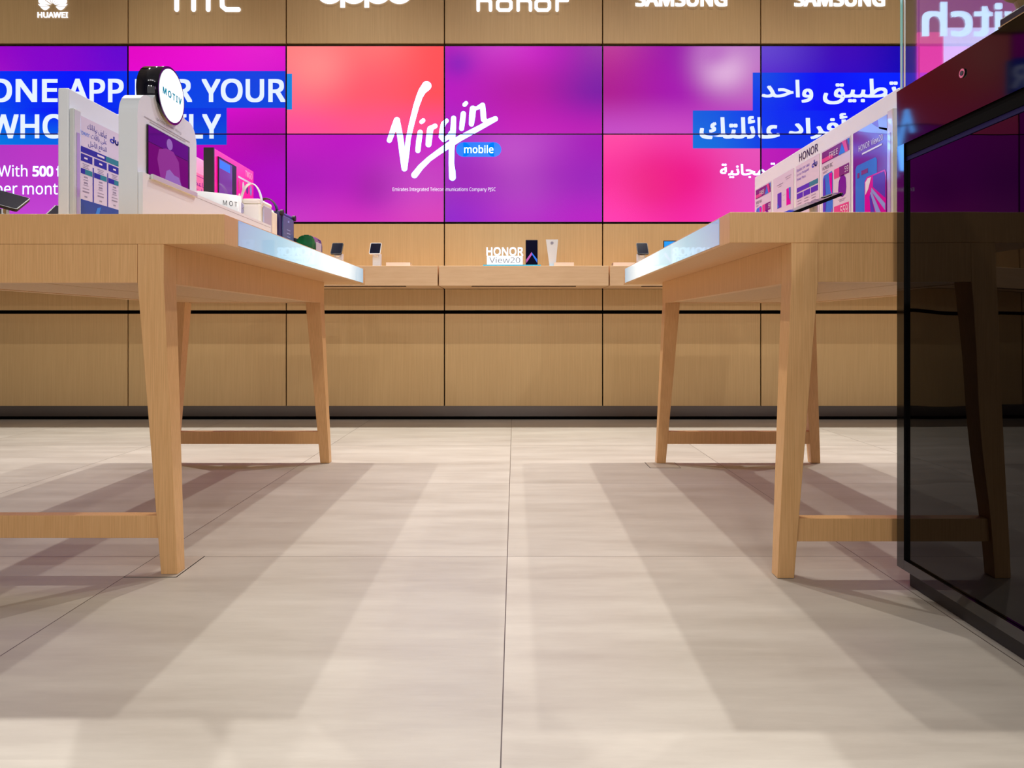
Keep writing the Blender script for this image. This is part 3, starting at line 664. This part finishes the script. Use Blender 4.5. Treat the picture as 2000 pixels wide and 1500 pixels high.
# left board
xl = -1.24
lb = board('long white display board along the middle of the left table, behind the arched stand', xl, 2.05, 3.26, 1.297)
t, f = poster('blue and lilac poster with Arabic heading, du logo and three price columns, on left board', xl, 151, 236)
for wd, a, b, z0, z1 in (('بياناتك', .2, .42, 1.203, 1.224), ('ضاعف', .45, .64, 1.203, 1.224), ('باقات', .28, .47, 1.18, 1.2), ('على', .5, .64, 1.18, 1.2), ('الآجل', .22, .42, 1.155, 1.177), ('للدفع', .45, .64, 1.155, 1.177)):
    P_(t, 'arabic_lettering', 'paper_deep', f(), texts=[(arabic(wd), a, b, z0, z1, .012)])
P_(t, 'lettering', 'paper_sky', f(), texts=[('Power', .03, .25, 1.183, 1.197, .015)])
du_logo(t, f(), .715, 1.204, .0125, 8.3)
P_(t, 'table_header', 'paper_deep', f(), [(.02, .62, 1.133, 1.15), (.02, .31, 1.108, 1.129), (.35, .64, 1.108, 1.129), (.68, .97, 1.108, 1.129)])
P_(t, 'table_header_teal', 'paper_teal', f(), [(.62, .97, 1.133, 1.15), (.15, .31, 1.072, 1.087), (.49, .64, 1.072, 1.087), (.82, .97, 1.072, 1.087)])
P_(t, 'blue_ground', 'paper_deep', f(), [(0, 1, .9225, .998), (0, .02, .998, 1.095), (.97, 1, .998, 1.095), (.318, .342, .998, 1.1), (.652, .672, .998, 1.1), (.02, .15, 1.072, 1.087), (.35, .49, 1.072, 1.087), (.68, .82, 1.072, 1.087)])
P_(t, 'blue_glow', 'paper_sky', f(1), tri=[[(.35, .955), (.42, .985), (.5, .99), (.44, .955)]])
P_(t, 'print_marks', 'print_mark', f(), [(.1 + .33 * c + dx, .24 + .33 * c - dx, z, z + h) for c in range(3) for z, h, dx in ((1.1, .002, 0), (1.095, .002, .02), (1.09, .002, 0), (1.062, .004, .03), (1.055, .002, .02), (1.045, .005, .03), (1.04, .002, .02), (1.03, .002, 0), (1.02, .004, 0), (1.006, .004, .04))])
P_(t, 'header_lettering', 'paper_white', f(1), [(.42, .58, 1.139, 1.145), (.13, .2, 1.116, 1.121), (.46, .53, 1.116, 1.121), (.79, .86, 1.116, 1.121)])
t, f = poster('second du poster on the left board, glimpsed between arched stand and black display end', xl, 352, 440)
P_(t, 'arabic_lettering', 'paper_violet', f(), texts=[(arabic('ضاعف'), .2, .6, 1.185, 1.205, .012), (arabic('باقات'), .27, .6, 1.155, 1.177, .012)])
P_(t, 'rule', 'paper_violet', f(), [(.02, .98, 1.222, 1.224)])
# ------------------------------------------------------------------ arched smart ring stand on the left table
XM = -1.0
st = thing('arched_display_stand', 'white arched display stand with round lit MOTIV sign and small screen', 'display stand', (XM - .1, 2.4, TZ))
y0, y1 = 1.955, 2.318; yc = 2.13; ZT = 1.262
prof = [(y0, TZ + .001), (y0, 1.2)]
for k in range(1, 9): a = math.radians(180 - 90 * k / 8); prof.append((y0 + .055 + .055 * math.cos(a), 1.2 + .062 * math.sin(a)))
n = 10
for k in range(n + 1): u = k / n; prof.append((y0 + .075 + (yc - .045 - y0 - .075) * u, ZT + .10 * u * u))
for k in range(n, -1, -1): u = k / n; prof.append((y1 - .075 - (y1 - .075 - yc - .045) * u, ZT + .10 * u * u))
for k in range(7, -1, -1): a = math.radians(90 * k / 8); prof.append((y1 - .055 + .055 * math.cos(a), 1.2 + .062 * math.sin(a)))
prof.append((y1, TZ + .001))
bm = prism(bmesh.new(), [(XM - .05, y, z) for y, z in prof], (.05, 0, 0)); link('arched_panel', bm, 'white', st)
bz = 1.045
bm = prism(bmesh.new(), [(XM + .0005, 1.958, TZ + .001), (XM + .0005, 1.958, bz - .001), (XM + .0005, 2.99, bz - .001), (XM + .0005, 2.99, TZ + .001)], (.012, 0, 0)); link('base_front', bm, 'white', st)
link('base_block', B(XM - .098, XM - .0005, 2.3185, 2.99, TZ + .001, bz - .004, bev=.002), 'white', st)
bm = bmesh.new(); box(bm, XM + .0125, XM + .02, 2.0, 2.28, bz - .012, bz + .002, bev=.001)
link('acrylic_ledge', bm, 'acrylic', st)
link('base_groove', B(XM + .0122, XM + .0128, 1.99, 2.98, bz - .0115, bz - .010), 'grey_print', st)
bm = cyl(bmesh.new(), (XM - .052, yc, 1.299), (1, 0, 0), .0815, .0615, 56); rd = link('round_sign_drum', bm, 'navygloss', st, True)
for p in rd.data.polygons: p.use_smooth = abs(p.normal.x) < .5
link('round_sign_face', cyl(bmesh.new(), (XM + .0096, yc, 1.299), (1, 0, 0), .0745, .0015, 56), 'disc_white', rd)
fm = aisle(XM, .0122, 0, 1)
link('round_sign_lettering', text_plane('M O T I V', aisle(XM, .0116, yc - .058, yc + .058), 0, 1, 1.289, 1.309, copies=.03), 'tealtext', rd)
link('heading', text_plane('Motiv Smart Ring', aisle(XM, .0008, 2.06, 2.21), 0, 1, 1.207, 1.217, 0), 'grey_print', st)
bm = bmesh.new(); R_(bm, aisle(XM, .0008, 1.99, 2.27), 0, 1, 1.199, 1.2015); R_(bm, aisle(XM, .0008, 2.02, 2.24), 0, 1, 1.193, 1.195); link('print_marks', bm, 'grey_print', st)
ys0, ys1 = 2.003, 2.26
sr = link('screen_frame', B(XM + .0003, XM + .004, ys0, ys1, 1.047, 1.183), 'bezel', st)
fs_ = aisle(XM, .0045, ys0 + .002, ys1 - .012)
bm = bmesh.new(); R_(bm, fs_, 0, 1, 1.049, 1.136); link('screen_picture', bm, 'scr_plum', sr)
bm = bmesh.new(); R_(bm, fs_, 0, 1, 1.1375, 1.181); link('screen_picture_upper', bm, 'scr_plum2', sr)
fs2 = aisle(XM, .005, ys0 + .002, ys1 - .012)
bm = bmesh.new()
bm.faces.new([bm.verts.new(fs2(*p)) for p in ((.28, 1.05), (.2, 1.1), (.24, 1.13), (.42, 1.142), (.6, 1.142), (.74, 1.12), (.8, 1.05))])
link('screen_figure', bm, 'scr_fig', sr)
bm = bmesh.new()
bm.faces.new([bm.verts.new(aisle(XM, .0055, ys0 + .002, ys1 - .012)(*p)) for p in ((.38, 1.05), (.42, 1.078), (.5, 1.086), (.62, 1.075), (.74, 1.074), (.82, 1.05))])
bm.faces.new([bm.verts.new(aisle(XM, .0055, ys0 + .002, ys1 - .012)(.5 + .075 * math.cos(a * math.pi / 8), 1.158 + .016 * math.sin(a * math.pi / 8))) for a in range(16)])
link('screen_figure_light', bm, 'scr_fig2', sr)
# curved lip with lettering
cxa, cya, ra = -1.25, 2.87, .285
def arc(a, z, r=ra): a = math.radians(a); return (cxa + r * math.cos(a), cya + r * math.sin(a), z)
bm = bmesh.new(); pts = []
angs = [-86 + 3 * k for k in range(19)]
for k, a in enumerate(angs):
    q = [bm.verts.new(arc(a, bz + .0005 - .124)), bm.verts.new(arc(a, bz + .070)), bm.verts.new(arc(a, bz + .070, ra - .012)), bm.verts.new(arc(a, bz + .0005 - .124, ra - .012))]
    if pts:
        for j in range(4): bm.faces.new((pts[j], q[j], q[(j + 1) % 4], pts[(j + 1) % 4]))
    else: bm.faces.new(q[::-1])
    pts = q
bm.faces.new(pts); bmesh.ops.recalc_face_normals(bm, faces=bm.faces)
link('curved_lip', bm, 'white_gloss', st, True)
for p in st.children[-1].data.polygons: p.use_smooth = False
bm = fit(text2d('M O T', .0), -46.5, -35.5, bz + .028, bz + .046); mapbm(bm, lambda x, y: arc(x, y, ra + .001)); link('lip_lettering', bm, 'dark_print', st)
# little ring samples on the base
for i, (px, py, r, m, lab) in enumerate(((371, 367, .008, 'chrome', 'small silver ring sample beside the little screen'), (377, 366, .009, 'darkmetal', 'small black ring sample behind the silver one'), (386, 370, .006, 'darkmetal', 'tiny dark ring sample near the white curved lip'))):
    d = 2.345 + .05 * i; x = (px - CX) * d / F
    bm = bmesh.new(); cyl(bm, (x, d, bz - .0035), (0, 0, 1), .003, .012, 12); cyl(bm, (x - .004, d, bz + .013), (1, 0, 0), r, .008, 24)
    solo('ring_sample', bm, m, lab, 'ring', 'ring samples on the white stand', loc=(x, d, bz - .0035))
# ------------------------------------------------------------------ pink tracker display
xk = -1.142; ya, yb = 2.805, 3.225
t = thing('tracker_display', 'hot pink countertop display with screen and black end panel on the left table', 'display stand', (xk, 2.9, TZ))
link('end_panel', B(xk - .038, xk + .0005, ya - .008, ya, TZ + .001, 1.314), 'blackmatte', t)
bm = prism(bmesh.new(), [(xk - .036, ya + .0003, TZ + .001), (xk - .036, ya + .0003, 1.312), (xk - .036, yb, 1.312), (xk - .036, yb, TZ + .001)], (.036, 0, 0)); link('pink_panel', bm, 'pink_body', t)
sf = link('screen_frame', B(xk + .0003, xk + .004, ya + .03, ya + .212, .99, 1.289), 'blackmatte', t)
link('screen', B(xk + .0041, xk + .0052, ya + .033, ya + .163, .995, 1.282), 'scr_violet', sf)
link('screen_banner', B(xk + .0053, xk + .0056, ya + .036, ya + .14, 1.246, 1.278), 'blue_mark', sf)
fk = aisle(xk, .001, ya + .23, yb - .01)
link('lettering', text_plane('TWGO', fk, .5, .95, 1.272, 1.298), 'paper_white', t)
bm = bmesh.new(); R_(bm, fk, .05, .92, 1.25, 1.258); link('print_marks', bm, 'paper_white', t)
for (u, v, m) in ((.12, 1.222, 'paper_pink'), (.37, 1.222, 'paper_white'), (.62, 1.222, 'paper_purple'), (.86, 1.222, 'paper_pale'), (.12, 1.165, 'cream')):
    bm = bmesh.new(); bm.faces.new([bm.verts.new(fk(u + .07 * math.cos(a * math.pi / 10), v + .022 * math.sin(a * math.pi / 10))) for a in range(20)]); link('round_icon', bm, m, t)
# ------------------------------------------------------------------ speakers
def arch(x0, x1, y, z0, zt, n=16):
    return [((x0 + x1) / 2 - (x1 - x0) / 2 * math.cos(math.pi * k / n), y, z0 + (zt - z0) * math.sin(math.pi * k / n)) for k in range(n + 1)]
d0 = 3.0
t = thing('portable_speaker', 'cream boxy portable speaker with white carrying strap behind the white stand', 'speaker', (-1.07, 3.09, TZ), 'portable speakers on the left table')
link('body', B(-1.125, -1.03, d0, 3.17, TZ + .001, 1.135, bev=.012), 'cream', t)
link('rounded_top', B(-1.118, -1.037, d0 + .008, 3.16, 1.1355, 1.158, bev=.01), 'cream', t)
link('side_grille', B(-1.0295, -1.022, d0 + .012, 3.105, TZ + .004, 1.13, bev=.003), 'lavender', t)
link('side_rim', B(-1.0295, -1.02, 3.106, 3.17, TZ + .004, 1.12, bev=.004), 'cream', t)
link('carrying_strap', tube(bmesh.new(), arch(-1.113, -1.025, d0 - .006, 1.12, 1.215), 0, 10, ((0, 1, 0), .013, .003)), 'white_gloss', t, True)
hg = cyl(bmesh.new(), (-1.112, d0 - .001, 1.125), (0, -1, 0), .013, .010, 24); cyl(hg, (-1.112, d0 - .001, 1.105), (0, -1, 0), .012, .008, 24); link('strap_hinge', hg, 'lavender', t)
t = thing('portable_speaker', 'navy and slate blue portable speaker with black strap, beside the cream one', 'speaker', (-1.04, 3.28, TZ), 'portable speakers on the left table')
link('body', B(-1.068, -1.01, 3.185, 3.38, TZ + .001, 1.137, bev=.008), 'navy', t)
link('front_face', B(-1.0095, -1.004, 3.20, 3.35, TZ + .004, 1.118, bev=.002), 'slate', t)
link('button_row', B(-1.036, -1.03, 3.1842, 3.1848, .99, 1.08), 'white', t)
bm = bmesh.new()
for z in (.95, .965, .98, 1.0, 1.015, 1.03, 1.045, 1.06): R_(bm, aisle(-1.0035, 0, 3.25, 3.30), 0, 1, z, z + .004)
R_(bm, aisle(-1.0035, 0, 3.262, 3.285), 0, 1, 1.095, 1.104); link('print_marks', bm, 'paper_pale', t)
for yy in (3.19, 3.365): link('corner_guard', cyl(bmesh.new(), (-1.012, yy, 1.128), (1, 0, 0), .013, .012, 16), 'blackmatte', t)
link('carrying_strap', tube(bmesh.new(), arch(-1.125, -1.03, 3.20, 1.13, 1.19), 0, 10, ((0, 1, 0), .02, .003)), 'blackmatte', t, True)
t = thing('portable_speaker', 'glossy dark green rounded speaker near the far corner of the left table', 'speaker', (-.97, 3.48, TZ), 'portable speakers on the left table')
bm = bmesh.new(); pr = [(-1.02, TZ + .001), (-1.02, 1.03), (-1.01, 1.05), (-.985, 1.063), (-.955, 1.063), (-.935, 1.05), (-.928, 1.02), (-.928, TZ + .001)]
prism(bm, [(x, 3.43, z) for x, z in pr], (0, .1, 0)); bmesh.ops.bevel(bm, geom=list(bm.edges), offset=.006, segments=2, affect='EDGES'); link('body', bm, 'green', t)
bm = bmesh.new(); prism(bm, [(x * .985 - .0143 + .0, 3.5305, z) for x, z in pr], (0, .03, 0)); link('rear_cap', bm, 'navy', t)
link('side_panel', B(-.9275, -.922, 3.44, 3.52, TZ + .01, 1.03, bev=.002), 'lavender', t)
link('strap', B(-1.035, -1.021, 3.435, 3.5, TZ + .001, 1.05, bev=.005), 'blackmatte', t)
# ------------------------------------------------------------------ phones
def rbox(w_, l_, h_, r=.008):
    bm = bmesh.new(); pts = []
    for cx, cy, a0 in ((w_ / 2 - r, l_ / 2 - r, 0), (-w_ / 2 + r, l_ / 2 - r, 90), (-w_ / 2 + r, -l_ / 2 + r, 180), (w_ / 2 - r, -l_ / 2 + r, 270)):
        for k in range(5): a = math.radians(a0 + 22.5 * k); pts.append((cx + r * math.cos(a), cy + r * math.sin(a), 0))
    return prism(bm, pts, (0, 0, h_))
def phone(label, center, right, up, w_=.074, l_=.155, body='darkmetal', screen='phone_screen', group=None, name='phone', backm=None, cam_=False):
    r = Vector(right).normalized(); u = Vector(up); u = (u - r * u.dot(r)).normalized(); n_ = r.cross(u)
    mt = Matrix((r, u, n_)).transposed().to_4x4(); mt.translation = Vector(center)
    t = thing(name, label, 'phone', center, group)
    bm = rbox(w_, l_, .008); bmesh.ops.transform(bm, matrix=mt, verts=bm.verts); link('body', bm, body, t)
    bm = rbox(w_ - .006, l_ - .008, .0006, .005); bmesh.ops.translate(bm, verts=bm.verts, vec=(0, 0, .0081)); bmesh.ops.transform(bm, matrix=mt, verts=bm.verts); link('screen', bm, screen, t)
    if backm:
        bm = rbox(w_ - .008, l_ - .008, .0006, .005); bmesh.ops.translate(bm, verts=bm.verts, vec=(0, 0, -.0007)); bmesh.ops.transform(bm, matrix=mt, verts=bm.verts); link('back_cover', bm, backm, t)
        bm = rbox(.03, .026, .0015, .006); bmesh.ops.translate(bm, verts=bm.verts, vec=(.014, l_ / 2 - .03, -.0023)); bmesh.ops.transform(bm, matrix=mt, verts=bm.verts); link('camera_block', bm, 'darkmetal', t)
    return t
# left table: two tilted phones seen from behind and below
def standpost(label, x, y, z0, z1, m='white', r=.014, group='phone stands', top=None):
    t = thing('phone_stand', label, 'stand', (x, y, z0), group)
    link('base_disc', cyl(bmesh.new(), (x, y, z0 + .0005), (0, 0, 1), r * 1.7, .006, 24), m, t)
    link('post', cyl(bmesh.new(), (x, y, z0 + .007), (0, 0, 1), r, z1 - z0 - .007, 20), m, t, False)
    return t
phone('tilted phone with grey back on a chrome stand at the left edge of the photo', (-1.405, 2.04, .978), (.86, .42, -.24), (-.35, .80, .34), .08, .15, 'blackmatte', backm='phone_back', group='tilted phones on the left table')
standpost('chrome phone stand under the leftmost tilted phone', -1.415, 2.045, TZ, .958, 'chrome', .012)
phone('tilted phone barely rising over the left table front, beside the board end', (-1.33, 2.18, .958), (.86, .42, -.24), (-.35, .80, .34), .08, .15, 'blackmatte', backm='phone_back', group='tilted phones on the left table')
standpost('chrome phone stand under the second tilted phone of the left table', -1.34, 2.185, TZ, .949, 'chrome', .012)
# right table: phone seen edge on
phone('thin dark phone tilted edge-on in front of the white phone display board', (.888, 2.21, 1.003), (0, 1, .145), (.93, 0, .37), .075, .172, 'navygloss', backm='blackgloss', screen='phone_screen')
standpost('short white phone stand under the thin tilted phone on the right table', .90, 2.22, TZ, .997, 'white', .012)
# ------------------------------------------------------------------ things on the back counter
CZ = CT1
def angled(label, slabel, px, d, body):
    x = (px - CX) * d / F; s = 1 if px < 1000 else -1
    phone(label, (x - s * .005, d, CZ + .115), (1, 0, 0), (.45 * s, .55, .72), .072, .095, body, group='phones tilted on stands along the back counter')
    t = thing('phone_stand', slabel, 'stand', (x, d + .02, CZ), 'phone stands on the back counter')
    link('post', B(x - .026, x + .026, d + .006, d + .05, CZ + .0005, CZ + .088, bev=.005), 'white', t)
    link('cradle_tip', B(x - .012, x + .012, d - .02, d + .005, CZ + .066, CZ + .076, bev=.003), 'cream', t)
angled('black phone on white stand behind the left table corner', 'white block stand under the black phone by the left table corner', 660, 4.74, 'darkmetal')
angled('white-framed phone on white stand, right of the left table corner', 'white block stand under the white-framed phone', 735, 4.74, 'white_gloss')
angled('dark phone on white stand by the right table corner', 'white block stand under the dark phone by the right table', 1253, 4.74, 'darkmetal')
def tray(label, pa, pb, d=4.72):
    xa, xb_ = (pa - CX) * d / F, (pb - CX) * d / F
    bm = bmesh.new(); box(bm, xa, xb_, d, d + .1, CZ + .0005, CZ + .004); box(bm, xa, xb_, d, d + .004, CZ + .0045, CZ + .028); box(bm, xa, xa + .004, d + .0045, d + .1, CZ + .0045, CZ + .028); box(bm, xb_ - .004, xb_, d + .0045, d + .1, CZ + .0045, CZ + .028)
    solo('clear_tray', bm, 'clear_pink', label, 'tray', 'clear label trays on the back counter', loc=((xa + xb_) / 2, d + .05, CZ))
tray('low clear tray right of the white-framed phone on the counter', 754, 801); tray('low clear tray right of the tapered white card', 1082, 1121); tray('low clear tray by the right table corner', 1198, 1240)
d = 4.76
def CXp(px): return (px - CX) * d / F
def CZp(py): return H + (CY - py) * d / F
t = thing('lit_letter_sign', 'small glowing white HONOR letter sign on the back counter', 'sign', (CXp(985), d, CZ))
link('base_plate', B(CXp(944), CXp(1056), d - .03, d + .05, CZ + .0005, CZ + .014), 'cyan_base', t)
bm = fit(text2d('HONOR', .012), CXp(950), CXp(1022), CZp(499), CZp(483)); mapbm(bm, lambda x, y: (x, d - .012, y)); solidify(bm, (0, .03, 0)); link('letters', bm, 'sign_white', t)
link('light_block', B(CXp(951), CXp(1021), d - .015, d + .02, CZ + .0145, CZp(500)), 'disc_white', t)
bm = fit(text2d('View20', .0), CXp(956), CXp(1016), CZp(514), CZp(503)); mapbm(bm, lambda x, y: (x, d - .0155, y)); link('block_lettering', bm, 'print_mark', t)
t = thing('display_phone', 'tall dark upright phone with pink and blue chevron beside the lit letters', 'phone', (CXp(1038), d, CZ + .015))
link('body', B(CXp(1026.5), CXp(1050), d - .02, d - .008, CZ + .0145, CZp(469), bev=.004), 'blackmatte', t)
link('screen', B(CXp(1027.5), CXp(1049), d - .0212, d - .0203, CZ + .018, CZp(470.5)), 'phone_screen', t)
for q, m in (([(1027.5, 508), (1038, 493), (1039, 498), (1028, 514)], 'pink_mark'), ([(1038, 493), (1049, 507), (1049, 514), (1039, 498)], 'blue_mark')):
    bm = bmesh.new(); bm.faces.new([bm.verts.new((CXp(a), d - .0216, CZp(b))) for a, b in q]); link('chevron', bm, m, t)
t = thing('card_holder', 'white tapered upright card holder right of the chevron phone', 'card holder', (CXp(1078), d, CZ))
bm = prism(bmesh.new(), [(CXp(a), d - .01, z) for a, z in ((1066, CZp(468)), (1090, CZp(468)), (1085, CZ + .008), (1073, CZ + .008))], (0, .012, 0)); link('card', bm, 'white_gloss', t)
link('foot', B(CXp(1066), CXp(1090), d - .03, d + .04, CZ + .0005, CZ + .0075, bev=.002), 'cyan_base', t)
bm = bmesh.new(); bm.faces.new([bm.verts.new((CXp(1078 + 3 * math.cos(a * math.pi / 8)), d - .0105, CZp(475 + 3 * math.sin(a * math.pi / 8)))) for a in range(16)]); link('round_mark', bm, 'print_mark', t)
t = thing('tablet', 'small tablet with bright blue screen peeking over the right table edge', 'tablet', (CXp(1316), d + .03, CZ))
link('body', B(CXp(1297), CXp(1338), d + .02, d + .03, CZ + .001, CZp(469), bev=.003), 'blackmatte', t)
link('screen', B(CXp(1298.5), CXp(1336.5), d + .0185, d + .0195, CZ + .008, CZp(470.8)), 'tablet_blue', t)
# ------------------------------------------------------------------ black kiosk on the right
KX = .945; KY = 1.822; KN = .6
k = thing('kiosk', 'tall glossy black kiosk cabinet mirroring the video wall, at the right edge', 'kiosk', (1.25, 1.2, 0))
link('body', B(KX + .012, 1.6, KN + .02, KY - .001, .042, 1.2), 'blackgloss', k)
link('fascia', prism(bmesh.new(), [(KX + .0012, KN, 1.077), (KX - .001, KN, 1.212), (KX + .0115, KN, 1.212), (KX + .0115, KN, 1.077)], (0, KY - KN, 0)), 'kiosk_body', k)
link('top_board', B(KX + .012, 1.6, KN, KY, 1.2005, 1.212), 'blackmatte', k)
fr = bmesh.new(); box(fr, KX, KX + .0115, KY - .032, KY, .042, 1.0765); box(fr, KX, KX + .0115, KN, KY - .0325, .042, .066); box(fr, KX, KX + .0115, KN, KN + .03, .0665, 1.0765)
link('top_recess', B(KX + .004, KX + .0115, KN + .031, KY - .0325, 1.0455, 1.0765), 'black', k)
link('reflecting_rail', B(KX + .0055, KX + .0115, KN + .031, KY - .0325, 1.0345, 1.045), 'rail', k)  # unlit rail, its violet stands in for a reflection
link('glass_frame', fr, 'blackgloss', k)
link('glass_panel', B(KX + .008, KX + .0115, KN + .031, KY - .033, .067, 1.034), 'kiosk_glass', k)
link('plinth', B(KX + .02, 1.57, KN + .05, KY - .022, 0.001, .0415), 'blackmatte', k)
bm = cyl(bmesh.new(), (KX - .0012, 1.553, 1.166), (-1, 0, 0), .0095, .002, 28); lk = link('lock', bm, 'lock', k)
bm = cyl(bmesh.new(), (KX - .0033, 1.553, 1.166), (-1, 0, 0), .005, .001, 20); link('keyhole', bm, 'blackmatte', lk)
g_ = thing('glass_screen', 'clear upright glass pane standing on the black kiosk', 'glass pane', (1.25, 1.8, 1.212))
link('pane', B(KX + .0005, 1.6, 1.796, 1.804, 1.2125, 2.4), 'pane', g_)
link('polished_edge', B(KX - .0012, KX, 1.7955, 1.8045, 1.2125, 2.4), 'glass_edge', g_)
link('edge_seal', B(KX - .0012, KX + .0005, 1.783, 1.788, 1.2125, 2.4), 'acrylic', g_)
t = thing('product_stand', 'beige tapered stand on a dark grey tray, top right on the kiosk', 'stand', (1.0, 1.3, 1.212))
link('tray', B(KX + .002, 1.15, 1.1, 1.44, 1.2135, 1.232, bev=.003), 'darkmetal', t)
link('tray_rim', B(KX - .001, KX + .0018, 1.1, 1.44, 1.2135, 1.216), 'chrome', t)
bm = cyl(bmesh.new(), (.99, 1.405, 1.2325), (-.2, 0, 1), .024, .05, 24, .032); link('stem', bm, 'beige', t)
bm = bmesh.new(); bmesh.ops.create_uvsphere(bm, u_segments=20, v_segments=12, radius=.045, matrix=Matrix.Translation((.972, 1.405, 1.285)) @ Matrix.Diagonal((1.05, .9, .75, 1))); link('head', bm, 'beige', t, True)
# ------------------------------------------------------------------ lit sign on the rear wall, mirrored by the glass pane
VD = 1.796 * 2 + 2.58; VS = F / VD
def RX(px): return (px - CX) / VS
def RZ(py): return H + (CY - py) / VS
t = thing('lit_wall_sign', 'lit pink wall sign reading Switch, seen only mirrored in the glass pane', 'sign', (RX(1950), -2.58, RZ(200)))
M['rear_purple'] = emi('rear_sign_purple', (0.3, 0.06, 0.33, 1)); M['rear_pink'] = emi('rear_sign_pink', (0.9, 0.072, 0.48, 1)); M['rear_lilac'] = emi('rear_sign_lilac', (0.9, 0.84, 1.56, 1)); M['rear_white'] = emi('rear_sign_letters', (0.9, 1.26, 1.92, 1))
link('upper_field', B(RX(1793), RX(2110), -2.599, -2.58, RZ(62), RZ(-80)), 'rear_purple', t)
link('lower_field', B(RX(1793), RX(2110), -2.599, -2.58, RZ(230), RZ(62.5)), 'rear_pink', t)
link('pale_field', B(RX(1843), RX(1955), -2.5795, -2.575, RZ(230), RZ(54)), 'rear_lilac', t)
bm = fit(text2d('Switch', .02), 1800, 2090, 72, 4); 
for v in bm.verts: v.co.x = 1800 + 2090 - v.co.x
mapbm(bm, lambda x, y: (RX(x), -2.572, RZ(y))); link('letters', bm, 'rear_white', t)
